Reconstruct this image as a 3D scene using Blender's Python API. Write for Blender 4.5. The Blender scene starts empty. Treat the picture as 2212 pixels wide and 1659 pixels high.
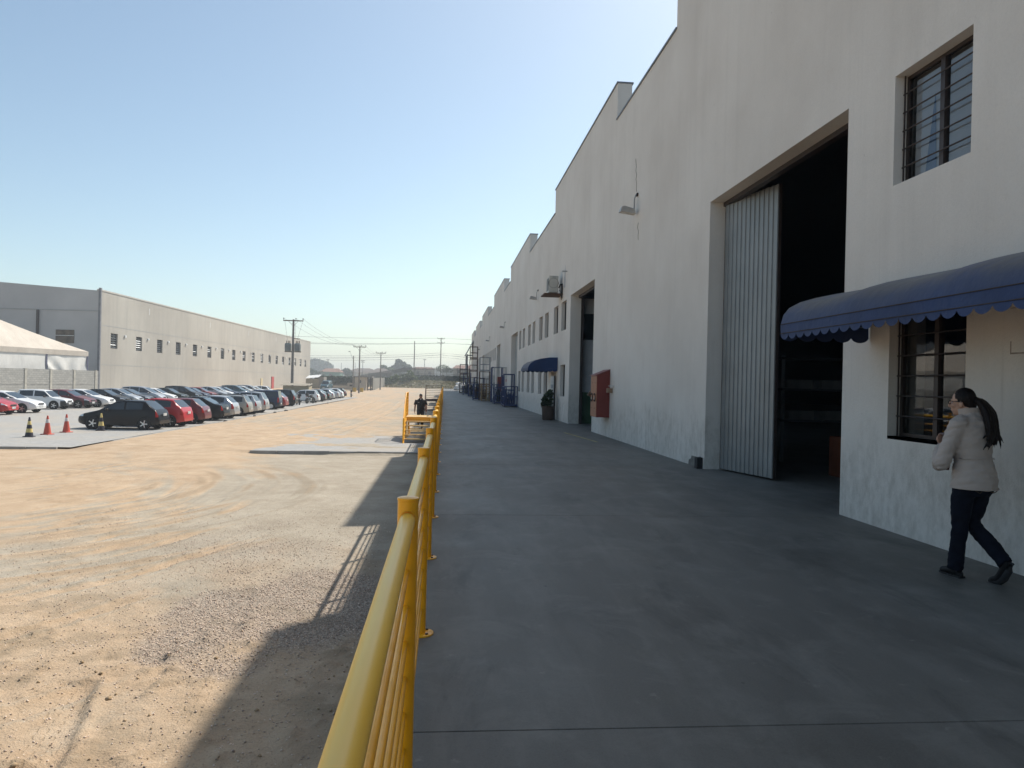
import bpy, bmesh, math, random
import numpy as np
from mathutils import Vector, Matrix, Euler
random.seed(7); RNG = np.random.default_rng(11)
R = math.radians
scene = bpy.context.scene
COL = scene.collection

# ---------------------------------------------------------------- camera
YAW, ROLL, EYE = math.atan(146 / 1593), R(1.35), 1.6
cam_d = bpy.data.cameras.new('camera'); cam = bpy.data.objects.new('camera', cam_d); COL.objects.link(cam)
_f = Vector((math.sin(YAW), math.cos(YAW), 0)); _r = Vector((math.cos(YAW), -math.sin(YAW), 0)); _u = Vector((0, 0, 1))
_cr = _r * math.cos(ROLL) + _u * math.sin(ROLL); _cu = -_r * math.sin(ROLL) + _u * math.cos(ROLL)
cam.matrix_world = Matrix(((_cr.x, _cu.x, -_f.x, 0), (_cr.y, _cu.y, -_f.y, 0), (_cr.z, _cu.z, -_f.z, EYE), (0, 0, 0, 1)))
cam_d.sensor_width = 36; cam_d.lens = 1593 / 2212 * 36; cam_d.clip_start = .05; cam_d.clip_end = 12000
scene.camera = cam

# ---------------------------------------------------------------- sky, sun, exposure
SUN_TO = Vector((.57, .69, 1.0)).normalized()
SUN_EL = math.asin(SUN_TO.z); SUN_AZ = math.atan2(SUN_TO.x, SUN_TO.y)
world = bpy.data.worlds.new('World'); scene.world = world; world.use_nodes = True
_nt = world.node_tree; _bg = _nt.nodes['Background']
_sky = _nt.nodes.new('ShaderNodeTexSky'); _sky.sky_type = 'NISHITA'; _sky.sun_disc = False
_sky.sun_elevation = SUN_EL; _sky.sun_rotation = SUN_AZ
_sky.altitude = 900; _sky.air_density = 1.0; _sky.dust_density = 2.1; _sky.ozone_density = 1.3
_wb = _nt.nodes.new('ShaderNodeMix'); _wb.data_type = 'RGBA'; _wb.blend_type = 'MULTIPLY'; _wb.inputs[0].default_value = 1; _wb.inputs[7].default_value = (1.015, 1.025, .905, 1)
_nt.links.new(_sky.outputs[0], _wb.inputs[6]); _nt.links.new(_wb.outputs[2], _bg.inputs[0]); _bg.inputs[1].default_value = .14
sun_d = bpy.data.lights.new('sun', 'SUN'); sun_d.energy = 4.5; sun_d.angle = R(.6); sun_d.color = (1, .955, .88)
sun = bpy.data.objects.new('sun', sun_d); COL.objects.link(sun)
sun.rotation_euler = (-SUN_TO).to_track_quat('-Z', 'Y').to_euler(); sun.location = SUN_TO * 60
vs = scene.view_settings; vs.view_transform = 'Standard'; vs.look = 'None'; vs.exposure = .33; vs.gamma = 1
vs.use_curve_mapping = False

# ---------------------------------------------------------------- helpers
YARD, PAVE, WX = -1.16, -1.05, 5.17      # yard level, paving level, face of the warehouse wall

def tag(o, label=None, cat=None, group=None, kind=None):
    if label: o['label'] = label
    if cat: o['category'] = cat
    if group: o['group'] = group
    if kind: o['kind'] = kind
    return o
def thing(name, label, cat, loc=(0, 0, 0), rz=0, group=None):
    o = bpy.data.objects.new(name, None); COL.objects.link(o); o.empty_display_size = .2
    o.location = loc; o.rotation_euler = (0, 0, rz)
    return tag(o, label, cat, group)
def struct(name, loc=(0, 0, 0)):
    o = bpy.data.objects.new(name, None); COL.objects.link(o); o.location = loc; o['kind'] = 'structure'; return o
def wloc(o):
    v = Vector((0, 0, 0))
    while o is not None: v += Vector(o.location); o = o.parent
    return v
def link_mesh(name, me, parent=None, mat=None, loc=(0, 0, 0), rot=None, scale=None):
    o = bpy.data.objects.new(name, me); COL.objects.link(o); o.parent = parent; o.location = loc
    if rot: o.rotation_euler = rot
    if scale is not None: o.scale = scale if hasattr(scale, '__len__') else (scale,) * 3
    if mat:
        if not me.materials: me.materials.append(None)
        o.material_slots[0].link = 'OBJECT'; o.material_slots[0].material = mat
    return o
def np_mesh(name, V, F, mat=None, smooth=False):
    """V (n,3) array, F (m,k) int array"""
    me = bpy.data.meshes.new(name); V = np.asarray(V, np.float32); F = np.asarray(F, np.int32); m, k = F.shape
    me.vertices.add(len(V)); me.vertices.foreach_set('co', V.ravel())
    me.loops.add(m * k); me.loops.foreach_set('vertex_index', F.ravel())
    me.polygons.add(m); me.polygons.foreach_set('loop_start', np.arange(m, dtype=np.int32) * k)
    me.polygons.foreach_set('loop_total', np.full(m, k, np.int32))
    if smooth: me.polygons.foreach_set('use_smooth', np.ones(m, bool))
    me.update(calc_edges=True); me.validate()
    if mat: me.materials.append(mat)
    return me

def frame_of(d):
    d = Vector(d).normalized(); a = Vector((0, 0, 1)) if abs(d.z) < .95 else Vector((1, 0, 0))
    x = d.cross(a).normalized(); return x, x.cross(d).normalized()
class MB:
    def __init__(s): s.v = []; s.f = []; s.mi = []; s.cur = 0
    def face(s, idx): s.f.append(tuple(idx)); s.mi.append(s.cur)
    def add(s, vs, fs):
        b = len(s.v); s.v += [tuple(p) for p in vs]
        for f in fs: s.face([i + b for i in f])
        return s
    def quad(s, a, b, c, d): return s.add([a, b, c, d], [(0, 1, 2, 3)])
    def box(s, lo, hi, bev=0):
        (x0, y0, z0), (x1, y1, z1) = lo, hi
        if bev <= 0:
            return s.add([(x0,y0,z0),(x1,y0,z0),(x1,y1,z0),(x0,y1,z0),(x0,y0,z1),(x1,y0,z1),(x1,y1,z1),(x0,y1,z1)],
                     [(0,3,2,1),(4,5,6,7),(0,1,5,4),(1,2,6,5),(2,3,7,6),(3,0,4,7)])
        b = bev; ring = lambda i, z: [(x0+i,y0+b,z),(x0+b,y0+i,z),(x1-b,y0+i,z),(x1-i,y0+b,z),(x1-i,y1-b,z),(x1-b,y1-i,z),(x0+b,y1-i,z),(x0+i,y1-b,z)]
        ins = lambda z: [(x0+b,y0+b+.0,z),(x0+b,y0+b,z),(x1-b,y0+b,z),(x1-b,y0+b,z),(x1-b,y1-b,z),(x1-b,y1-b,z),(x0+b,y1-b,z),(x0+b,y1-b,z)]
        base = len(s.v)
        s.v += ring(b*.6, z0) + ring(0, z0+b) + ring(0, z1-b) + ring(b*.6, z1)
        for k in range(3):
            for i in range(8):
                j = (i+1) % 8; s.face((base+k*8+i, base+k*8+j, base+k*8+8+j, base+k*8+8+i))
        s.face([base+i for i in range(7, -1, -1)]); s.face([base+24+i for i in range(8)])
        return s
    def obox(s, c, size, M=None):
        hx, hy, hz = [q/2 for q in size]; P = []
        for z in (-hz, hz):
            for x, y in ((-hx,-hy),(hx,-hy),(hx,hy),(-hx,hy)):
                p = Vector((x, y, z)); p = (M @ p) if M is not None else p; P.append(p + Vector(c))
        return s.add(P, [(0,3,2,1),(4,5,6,7),(0,1,5,4),(1,2,6,5),(2,3,7,6),(3,0,4,7)])
    def bar(s, a, b, w, h):
        """rectangular bar from a to b"""
        a, b = Vector(a), Vector(b); x, y = frame_of(b - a); P = []
        for p in (a, b):
            for i, j in ((-1,-1),(1,-1),(1,1),(-1,1)): P.append(p + x*(i*w/2) + y*(j*h/2))
        return s.add(P, [(0,3,2,1),(4,5,6,7),(0,1,5,4),(1,2,6,5),(2,3,7,6),(3,0,4,7)])
    def cyl(s, a, b, r, r2=None, n=10, cap=True):
        a, b = Vector(a), Vector(b); x, y = frame_of(b - a); r2 = r if r2 is None else r2; base = len(s.v)
        for p, q in ((a, r), (b, r2)):
            for i in range(n):
                t = 2*math.pi*i/n; s.v.append(tuple(p + x*(q*math.cos(t)) + y*(q*math.sin(t))))
        for i in range(n):
            j = (i+1) % n; s.face((base+i, base+n+i, base+n+j, base+j))
        if cap:
            s.face([base+i for i in range(n)]); s.face([base+n+i for i in range(n-1, -1, -1)])
        return s
    def tube(s, pts, r, n=8, cap=True):
        pts = [Vector(p) for p in pts]; base = len(s.v); N = len(pts); rr = r if hasattr(r, '__len__') else [r]*N
        px = None
        for k, p in enumerate(pts):
            d = (pts[min(k+1, N-1)] - pts[max(k-1, 0)])
            if px is None: px, py = frame_of(d)
            else:
                d.normalize(); px = (px - d*px.dot(d)).normalized(); py = d.cross(px)
            for i in range(n):
                t = 2*math.pi*i/n; s.v.append(tuple(p + px*(rr[k]*math.cos(t)) + py*(rr[k]*math.sin(t))))
        for k in range(N-1):
            for i in range(n):
                j = (i+1) % n; s.face((base+k*n+i, base+k*n+j, base+(k+1)*n+j, base+(k+1)*n+i))
        if cap:
            s.face([base+i for i in range(n-1, -1, -1)]); s.face([base+(N-1)*n+i for i in range(n)])
        return s
    def lathe(s, prof, n=16, c=(0, 0, 0), axis='z', cap=True):
        base = len(s.v); c = Vector(c)
        for r, h in prof:
            for i in range(n):
                t = 2*math.pi*i/n; a, b = r*math.cos(t), r*math.sin(t)
                p = (a, b, h) if axis == 'z' else ((h, a, b) if axis == 'x' else (b, h, a))
                s.v.append(tuple(c + Vector(p)))
        for k in range(len(prof)-1):
            for i in range(n):
                j = (i+1) % n; s.face((base+k*n+i, base+k*n+j, base+(k+1)*n+j, base+(k+1)*n+i))
        if cap:
            if prof[0][0] > 1e-4: s.face([base+i for i in range(n-1, -1, -1)])
            if prof[-1][0] > 1e-4: s.face([base+(len(prof)-1)*n+i for i in range(n)])
        return s
    def prism(s, poly, axis, a, b):
        """extrude a 2-D polygon along axis from a to b; poly in the two other axes in order"""
        def P(u, w, t): return {'x': (t, u, w), 'y': (u, t, w), 'z': (u, w, t)}[axis]
        n = len(poly); base = len(s.v)
        s.v += [P(u, w, a) for u, w in poly] + [P(u, w, b) for u, w in poly]
        s.face([base+i for i in range(n)]); s.face([base+n+i for i in range(n-1, -1, -1)])
        for i in range(n):
            j = (i+1) % n; s.face((base+i, base+n+i, base+n+j, base+j))
        return s
    def mesh(s, name='mesh', mats=(), smooth=None, off=(0, 0, 0)):
        me = bpy.data.meshes.new(name); o = Vector(off)
        me.from_pydata([tuple(Vector(p) - o) for p in s.v], [], s.f)
        for m in mats: me.materials.append(m)
        if len(mats) > 1: me.polygons.foreach_set('material_index', s.mi)
        bm = bmesh.new(); bm.from_mesh(me); bmesh.ops.recalc_face_normals(bm, faces=bm.faces); bm.to_mesh(me); bm.free()
        if smooth:
            me.polygons.foreach_set('use_smooth', [True]*len(me.polygons)); me.set_sharp_from_angle(angle=R(smooth))
        me.update(); return me
    def build(s, name, mat, parent=None, smooth=None, world=True):
        off = wloc(parent) if (parent is not None and world) else Vector((0, 0, 0))
        me = s.mesh(name, mat if isinstance(mat, (list, tuple)) else [mat], smooth, off)
        o = bpy.data.objects.new(name, me); COL.objects.link(o); o.parent = parent; return o
def single(mb, name, mat, label, cat, base, group=None, smooth=None):
    """a thing that is one mesh, with its origin at its base"""
    me = mb.mesh(name, mat if isinstance(mat, (list, tuple)) else [mat], smooth, base)
    o = bpy.data.objects.new(name, me); COL.objects.link(o); o.location = base
    return tag(o, label, cat, group)
def copy_tree(o, parent=None):
    c = o.copy(); COL.objects.link(c); c.parent = parent
    for ch in list(o.children): copy_tree(ch, c)
    return c

# ---------------------------------------------------------------- materials
MATS = {}
class NT:
    def __init__(s, name):
        s.m = bpy.data.materials.new(name); s.m.use_nodes = True; s.t = s.m.node_tree; s.b = s.t.nodes['Principled BSDF']
    def n(s, typ, **kw):
        nd = s.t.nodes.new(typ)
        for k, v in kw.items():
            if k in nd.inputs.keys() if hasattr(nd.inputs, 'keys') else False: nd.inputs[k].default_value = v
            else: setattr(nd, k, v)
        return nd
    def l(s, a, b): s.t.links.new(a, b)
    def pos(s): return s.n('ShaderNodeNewGeometry').outputs['Position']
    def obj(s): return s.n('ShaderNodeTexCoord').outputs['Object']
    def mapping(s, vec, scale=(1, 1, 1), rot=(0, 0, 0)):
        m = s.n('ShaderNodeMapping'); s.l(vec, m.inputs[0]); m.inputs['Scale'].default_value = scale; m.inputs['Rotation'].default_value = rot; return m.outputs[0]
    def noise(s, vec, scale, detail=4, rough=.55, dist=0):
        t = s.n('ShaderNodeTexNoise'); s.l(vec, t.inputs['Vector']); t.inputs['Scale'].default_value = scale
        t.inputs['Detail'].default_value = detail; t.inputs['Roughness'].default_value = rough; t.inputs['Distortion'].default_value = dist
        return t.outputs[0]
    def ramp(s, fac, lo, hi, a=(0, 0, 0, 1), b=(1, 1, 1, 1)):
        r = s.n('ShaderNodeValToRGB'); s.l(fac, r.inputs[0]); e = r.color_ramp.elements
        e[0].position = lo; e[1].position = hi; e[0].color = a; e[1].color = b; return r.outputs[0]
    def mix(s, fac, a, b, mode='MIX'):
        m = s.n('ShaderNodeMix', data_type='RGBA', blend_type=mode)
        for sock, v in ((m.inputs[0], fac), (m.inputs[6], a), (m.inputs[7], b)):
            if isinstance(v, (int, float)): sock.default_value = v
            elif isinstance(v, tuple): sock.default_value = v if len(v) == 4 else v + (1,)
            else: s.l(v, sock)
        return m.outputs[2]
    def math(s, op, a, b=0.0, c=None):
        m = s.n('ShaderNodeMath', operation=op)
        for i, v in enumerate((a, b, c)):
            if v is None: continue
            if isinstance(v, (int, float)): m.inputs[i].default_value = v
            else: s.l(v, m.inputs[i])
        return m.outputs[0]
    def sep(s, vec):
        x = s.n('ShaderNodeSeparateXYZ'); s.l(vec, x.inputs[0]); return x.outputs
    def bump(s, h, strength=.3, dist=.01, prev=None):
        b = s.n('ShaderNodeBump'); s.l(h, b.inputs['Height']); b.inputs['Strength'].default_value = strength; b.inputs['Distance'].default_value = dist
        if prev is not None: s.l(prev, b.inputs['Normal'])
        return b.outputs[0]
    def color(s, c): s.l(c, s.b.inputs['Base Color'])
    def rough(s, r):
        if isinstance(r, (int, float)): s.b.inputs['Roughness'].default_value = r
        else: s.l(r, s.b.inputs['Roughness'])
    def normal(s, n): s.l(n, s.b.inputs['Normal'])
def c4(c): return tuple(c) + (1,) if len(c) == 3 else tuple(c)
def mat(name, col, rough=.6, metal=0, var=.25, scale=3, bump=0, bscale=60, coat=0, spec=None, dirt=None):
    """painted / plain surface with mottled colour and fine relief"""
    if name in MATS: return MATS[name]
    T = NT(name); v = T.obj()
    f = T.noise(v, scale, 5); lo = tuple(q*(1-var) for q in col[:3]); hi = tuple(min(1, q*(1+var*.6)) for q in col[:3])
    c = T.mix(T.ramp(f, .3, .72), lo, hi)
    if dirt:
        g = T.noise(v, scale*2.7, 6, .65); c = T.mix(T.math('MULTIPLY', T.ramp(g, .52, .7), .75), c, dirt)
    T.color(c); T.b.inputs['Metallic'].default_value = metal
    rr = T.n('ShaderNodeMapRange'); T.l(f, rr.inputs[0]); rr.inputs[3].default_value = max(0, rough-.1); rr.inputs[4].default_value = min(1, rough+.12); T.rough(rr.outputs[0])
    if coat: T.b.inputs['Coat Weight'].default_value = coat; T.b.inputs['Coat Roughness'].default_value = .08
    if spec is not None: T.b.inputs['Specular IOR Level'].default_value = spec
    if bump: T.normal(T.bump(T.noise(v, bscale, 3), bump, .01))
    MATS[name] = T.m; return T.m

def plaster():
    T = NT('wall_plaster'); P = T.pos(); S = T.sep(P)
    big = T.noise(P, .35, 4, .6); c = T.mix(T.ramp(big, .35, .65), (.63, .59, .535), (.715, .68, .625))
    streak = T.noise(T.mapping(P, (1, 2.2, .09)), 1.6, 6, .62); k = T.ramp(streak, .50, .75)
    c = T.mix(T.math('MULTIPLY', k, .20), c, (.46, .43, .39))
    fine = T.noise(P, 9, 6, .7); c = T.mix(T.math('MULTIPLY', T.ramp(fine, .62, .78), .28), c, (.42, .39, .35))
    # rain streaks running down from the coping, of uneven length
    rs = T.noise(T.mapping(P, (1, 3.4, .03)), 2.3, 5, .7); top = T.ramp(T.math('ADD', S[2], T.math('MULTIPLY', T.noise(T.mapping(P, (1, 2.6, .0)), 1.9, 3), 5)), 9.4, 13.2)
    c = T.mix(T.math('MULTIPLY', T.math('MULTIPLY', top, T.ramp(rs, .42, .7)), .5), c, (.36, .33, .29))
    st = T.noise(T.mapping(P, (1, 5, .12)), 3.1, 4, .7); c = T.mix(T.math('MULTIPLY', T.math('MULTIPLY', T.ramp(st, .60, .72), T.ramp(T.noise(P, .5, 3), .48, .62)), .35), c, (.34, .30, .25))
    # dirt splashed along the foot of the wall, uneven in height
    h = T.math('ADD', S[2], T.math('MULTIPLY', T.noise(P, 1.7, 5, .65), -1.5))
    foot = T.ramp(h, -.75, .45, (1, 1, 1, 1), (0, 0, 0, 1))
    c = T.mix(T.math('MULTIPLY', T.math('MULTIPLY', foot, T.ramp(T.noise(T.mapping(P, (1, 1, .5)), 6.5, 8, .75), .42, .7)), .6), c, (.30, .27, .22))
    sp = T.noise(P, 38, 4, .75); c = T.mix(T.math('MULTIPLY', T.ramp(sp, .45, .75), .22), c, (.47, .44, .40))
    # small knocks and chips
    vor = T.n('ShaderNodeTexVoronoi'); T.l(P, vor.inputs['Vector']); vor.inputs['Scale'].default_value = 1.9
    chip = T.ramp(vor.outputs['Distance'], .012, .03, (1, 1, 1, 1), (0, 0, 0, 1)); c = T.mix(T.math('MULTIPLY', chip, .65), c, (.2, .18, .16))
    T.color(c); T.rough(.85)
    n1 = T.bump(T.noise(P, 55, 5, .7), .5, .01); T.normal(T.bump(T.noise(P, 2.2, 3), .25, .03, n1)); return T.m
M_PLASTER = plaster()
def concrete_floor():
    T = NT('dock_concrete'); P = T.pos()
    a = T.noise(P, .55, 5, .6, .4); c = T.mix(T.ramp(a, .32, .68), (.092, .085, .071), (.140, .130, .112))
    b = T.noise(T.mapping(P, (1, .22, 1), (0, 0, .12)), 2.4, 6, .65); c = T.mix(T.math('MULTIPLY', T.ramp(b, .46, .74), .75), c, (.20, .188, .165))
    d = T.noise(T.mapping(P, (.5, .12, 1), (0, 0, -.25)), 3.2, 4, .6); c = T.mix(T.math('MULTIPLY', T.ramp(d, .52, .70), .7), c, (.066, .062, .056))
    fs = T.noise(P, 95, 4, .8); c = T.mix(T.math('MULTIPLY', T.ramp(fs, .35, .7), .5), c, (.19, .178, .157)); fk = T.noise(P, 40, 5, .75); c = T.mix(T.math('MULTIPLY', T.ramp(fk, .55, .75), .45), c, (.06, .057, .052))
    md = T.noise(P, 1.7, 7, .68, .6); c = T.mix(T.math('MULTIPLY', T.ramp(md, .50, .66), .55), c, (.205, .193, .168)); mk = T.noise(T.mapping(P, (1, .4, 1), (0, 0, .3)), 1.3, 7, .7, .8); c = T.mix(T.math('MULTIPLY', T.ramp(mk, .55, .68), .6), c, (.055, .052, .046))
    # pale scuffs
    e = T.noise(P, 5, 7, .72); c = T.mix(T.math('MULTIPLY', T.ramp(e, .62, .72), .45), c, (.33, .31, .27))
    # long scuffs where trolleys are pushed, and dark specks
    g = T.noise(T.mapping(P, (2.2, .05, 1), (0, 0, .5)), 9, 3, .6); c = T.mix(T.math('MULTIPLY', T.math('MULTIPLY', T.ramp(g, .68, .72), T.ramp(T.noise(P, .8, 2), .5, .65)), .35), c, (.24, .23, .21))
    vv = T.n('ShaderNodeTexVoronoi'); T.l(P, vv.inputs['Vector']); vv.inputs['Scale'].default_value = 1.6; c = T.mix(T.math('MULTIPLY', T.ramp(vv.outputs['Distance'], .012, .03, (1, 1, 1, 1), (0, 0, 0, 1)), .8), c, (.03, .03, .03))
    T.color(c); T.rough(T.mix(T.ramp(a, .3, .7), (.48, .48, .48), (.66, .66, .66))); T.b.inputs['Specular IOR Level'].default_value = .35
    T.normal(T.bump(T.noise(P, 45, 5, .7), .12, .006)); return T.m
M_CONC = concrete_floor()
def ground_mat():
    T = NT('yard_ground'); P = T.pos()
    at = T.n('ShaderNodeAttribute', attribute_name='zone'); Z = T.n('ShaderNodeSeparateColor'); T.l(at.outputs['Color'], Z.inputs[0])
    o, g, d = Z.outputs[0], Z.outputs[1], Z.outputs[2]
    nb = T.noise(P, 1.3, 6, .65); nf = T.noise(P, 14, 6, .7); nff = T.noise(P, 60, 4, .7)
    orange = T.mix(T.ramp(nb, .3, .7), (.43, .305, .195), (.55, .415, .285)); grey = T.mix(T.ramp(nb, .3, .7), (.335, .28, .21), (.46, .40, .315))
    of = T.ramp(T.math('ADD', o, T.math('MULTIPLY', T.math('SUBTRACT', nf, .5), .55)), .28, .72)
    c = T.mix(of, grey, orange)
    vor = T.n('ShaderNodeTexVoronoi'); T.l(P, vor.inputs['Vector']); vor.inputs['Scale'].default_value = 42
    peb = T.mix(T.n('ShaderNodeSeparateColor').outputs[0] if False else vor.outputs['Distance'], (.56, .45, .35), (.32, .25, .19)); peb = T.mix(T.ramp(vor.outputs['Distance'], .3, .75), peb, (.20, .165, .135))
    gf = T.ramp(T.math('ADD', g, T.math('MULTIPLY', T.math('SUBTRACT', nf, .5), .9)), .25, .8); c = T.mix(T.math('MULTIPLY', gf, .85), c, peb)
    spk = T.ramp(nff, .56, .68); c = T.mix(T.math('MULTIPLY', spk, .6), c, (.17, .125, .085))
    spk2 = T.ramp(T.noise(P, 33, 3, .6), .66, .72); c = T.mix(T.math('MULTIPLY', spk2, .65), c, (.72, .64, .53))
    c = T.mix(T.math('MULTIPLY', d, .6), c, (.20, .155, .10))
    # tyre tread printed in the sand: rows of small bars
    ta = T.n('ShaderNodeAttribute', attribute_name='tread'); TS = T.n('ShaderNodeSeparateColor'); T.l(ta.outputs['Color'], TS.inputs[0])
    row = T.math('SINE', T.math('MULTIPLY', TS.outputs[1], 2*math.pi/.075)); dash = T.math('SINE', T.math('ADD', T.math('MULTIPLY', TS.outputs[2], 2*math.pi/.13), T.math('MULTIPLY', nb, 9)))
    tre = T.math('MULTIPLY', T.ramp(TS.outputs[0], .3, .7), T.math('MULTIPLY', T.ramp(row, .72, .92), T.ramp(dash, -.3, .3))); c = T.mix(T.math('MULTIPLY', tre, .30), c, (.20, .14, .08))
    T.color(c); T.rough(.95); T.b.inputs['Specular IOR Level'].default_value = .2
    hh = T.math('ADD', T.math('MULTIPLY', nff, .5), nf)
    T.normal(T.bump(tre, .5, -.015, T.bump(vor.outputs['Distance'], .25, .012, T.bump(hh, .8, .025)))); return T.m
M_GROUND = ground_mat()
def paving_mat():
    T = NT('block_paving'); P = T.pos()
    br = T.n('ShaderNodeTexBrick'); T.l(P, br.inputs['Vector']); br.inputs['Scale'].default_value = 5; br.inputs['Mortar Size'].default_value = .03; br.offset = .5
    br.inputs['Brick Width'].default_value = 1.0; br.inputs['Row Height'].default_value = .5
    br.inputs['Color1'].default_value = (.32, .315, .30, 1); br.inputs['Color2'].default_value = (.40, .39, .37, 1); br.inputs['Mortar'].default_value = (.26, .23, .19, 1)
    a = T.noise(P, .45, 5, .6); c = T.mix(T.math('MULTIPLY', T.ramp(a, .42, .7), .6), br.outputs[0], (.43, .36, .27))
    s = T.noise(P, 1.9, 5, .65); c = T.mix(T.math('MULTIPLY', T.ramp(s, .6, .72), .4), c, (.2, .19, .18))
    T.color(c); T.rough(.85); T.normal(T.bump(br.outputs['Fac'], .4, -.01)); return T.m
M_PAVE = paving_mat()
def chipped_yellow():
    T = NT('yellow_paint'); P = T.pos(); a = T.noise(P, 2.2, 4); c = T.mix(T.ramp(a, .3, .7), (.93, .41, .006), (.96, .46, .012))
    g = T.noise(P, 7, 6, .7); c = T.mix(T.math('MULTIPLY', T.ramp(g, .55, .75), .3), c, (.45, .25, .05))
    ch = T.noise(P, 48, 5, .75); c = T.mix(T.math('MULTIPLY', T.ramp(ch, .68, .72), T.ramp(T.noise(P, 5, 3), .5, .6)), c, (.10, .06, .035))
    T.color(c); T.rough(T.mix(T.ramp(g, .4, .7), (.28, .28, .28), (.5, .5, .5))); T.normal(T.bump(g, .08, .01)); return T.m
M_YELLOW = chipped_yellow()
def worn_yellow():
    T = NT('worn_yellow_paint'); P = T.pos()
    a = T.noise(P, 1.1, 4); c = T.mix(T.ramp(a, .3, .7), (.95, .52, .025), (.96, .58, .06))
    s = T.noise(T.mapping(P, (1, .35, 1)), 26, 7, .75); c = T.mix(T.math('MULTIPLY', T.ramp(s, .64, .70), T.ramp(T.noise(P, 2.1, 3), .5, .62)), c, (.16, .15, .14))
    f = T.noise(T.mapping(P, (3, .6, 3)), 3, 4); c = T.mix(T.math('MULTIPLY', T.ramp(f, .5, .75), .25), c, (.78, .58, .25))
    T.color(c); T.rough(.36); return T.m
M_WORN = worn_yellow()
M_GALV = mat('galvanised_steel', (.27, .285, .29), .5, .6, var=.18, scale=1.4, bump=.05)
M_DARKMETAL = mat('dark_brown_metal', (.045, .032, .028), .5, .2, var=.3)
M_BLACK = mat('black_rubber', (.018, .018, .019), .75, var=.3)
M_COPING = mat('grey_coping', (.20, .22, .25), .55, .3)
M_BLUE = None
def canvas(name, c1, c2, dust):
    T = NT(name); P = T.pos(); a = T.noise(P, 1.6, 5, .6); c = T.mix(T.ramp(a, .3, .7), c1, c2)
    N = T.sep(T.n('ShaderNodeNewGeometry').outputs['Normal']); up = T.math('MULTIPLY', T.ramp(N[2], .15, .8), T.ramp(T.noise(P, 2.5, 5, .65), .2, .5))
    c = T.mix(T.math('MULTIPLY', up, .9), c, dust); T.color(c); T.rough(.75); T.b.inputs['Sheen Weight'].default_value = .15
    T.normal(T.bump(T.noise(P, 5, 3), .35, .03)); return T.m
M_BLUE = canvas('blue_canvas', (.009, .026, .088), (.013, .040, .135), (.06, .062, .07))
def glass(name='window_glass', tint=(.012, .014, .016)):
    T = NT(name); T.b.inputs['Base Color'].default_value = c4(tint); T.rough(.03); T.b.inputs['IOR'].default_value = 1.75; T.b.inputs['Specular IOR Level'].default_value = .7
    T.normal(T.bump(T.noise(T.obj(), 1.3, 2), .03, .05)); return T.m
M_GLASS = glass()
def clear_glass():
    T = NT('clear_glass'); tr = T.n('ShaderNodeBsdfTransparent'); tr.inputs[0].default_value = (.82, .86, .88, 1); gl = T.n('ShaderNodeBsdfGlossy'); gl.inputs['Roughness'].default_value = .02; fr = T.n('ShaderNodeFresnel'); fr.inputs[0].default_value = 1.75
    T.l(T.bump(T.noise(T.obj(), 1.3, 2), .03, .05), gl.inputs['Normal']); mx = T.n('ShaderNodeMixShader'); T.l(fr.outputs[0], mx.inputs[0]); T.l(tr.outputs[0], mx.inputs[1]); T.l(gl.outputs[0], mx.inputs[2]); T.t.nodes.remove(T.b); T.l(mx.outputs[0], T.t.nodes['Material Output'].inputs[0]); return T.m
M_CLEAR = clear_glass()
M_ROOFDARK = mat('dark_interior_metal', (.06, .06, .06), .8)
M_SKIN = mat('skin', (.50, .29, .20), .5, var=.08, scale=20)
M_RED = mat('red_oxide_paint', (.20, .032, .022), .5, var=.2, scale=2)
M_TAN = mat('faded_orange_paint', (.36, .15, .075), .55, var=.2, scale=2)
M_WHITE = mat('white_paint', (.72, .72, .70), .5, var=.12)
M_GREY = mat('grey_paint', (.30, .31, .31), .6, var=.2)
M_BLUESTEEL = mat('blue_steel_paint', (.025, .045, .14), .5, .1, var=.35, scale=4, dirt=(.09, .05, .03))
M_RUST = mat('rusty_steel', (.12, .07, .045), .75, .2, var=.4, scale=6)
M_WOOD = mat('pallet_wood', (.33, .22, .12), .85, var=.35, scale=5)
M_CONCRETE_POLE = mat('pole_concrete', (.20, .185, .17), .85, var=.25)
# ================================================================ setting: ground, paving, dock
_perm = RNG.random((257, 257))
def vnoise(x, y, s, seed=0):
    x = np.asarray(x, float)*s + seed*17.31; y = np.asarray(y, float)*s + seed*9.77
    xi = np.floor(x).astype(int); yi = np.floor(y).astype(int); fx = x-xi; fy = y-yi
    fx = fx*fx*(3-2*fx); fy = fy*fy*(3-2*fy); g = lambda a, b: _perm[a % 256, b % 256]
    return (g(xi, yi)*(1-fx)+g(xi+1, yi)*fx)*(1-fy) + (g(xi, yi+1)*(1-fx)+g(xi+1, yi+1)*fx)*fy
def fbm(x, y, s, seed=0, o=4): return sum(vnoise(x, y, s*2**k, seed+k)*.5**k for k in range(o))/sum(.5**k for k in range(o))
def sst(a, b, x): t = np.clip((np.asarray(x, float)-a)/(b-a), 0, 1); return t*t*(3-2*t)
def base_z(x, y):
    sand = sst(-13.6, -12.6, x)*(1-sst(-8.2, -6.6, x))
    s = sst(27.56, 27.74, y)*(1-sand) + sst(21.0, 28.4, y)*sand
    z = YARD + (PAVE-.014-YARD)*s
    z = np.where(y > 100, PAVE-.014 + .45*sst(100, 168, y) + .52*sst(160, 196, y), z)
    lot = (1-sst(-13.3, -13.1, x))*sst(27.5, 27.8, y)*(1-sst(126, 130, y))
    return z - .06*lot
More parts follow.
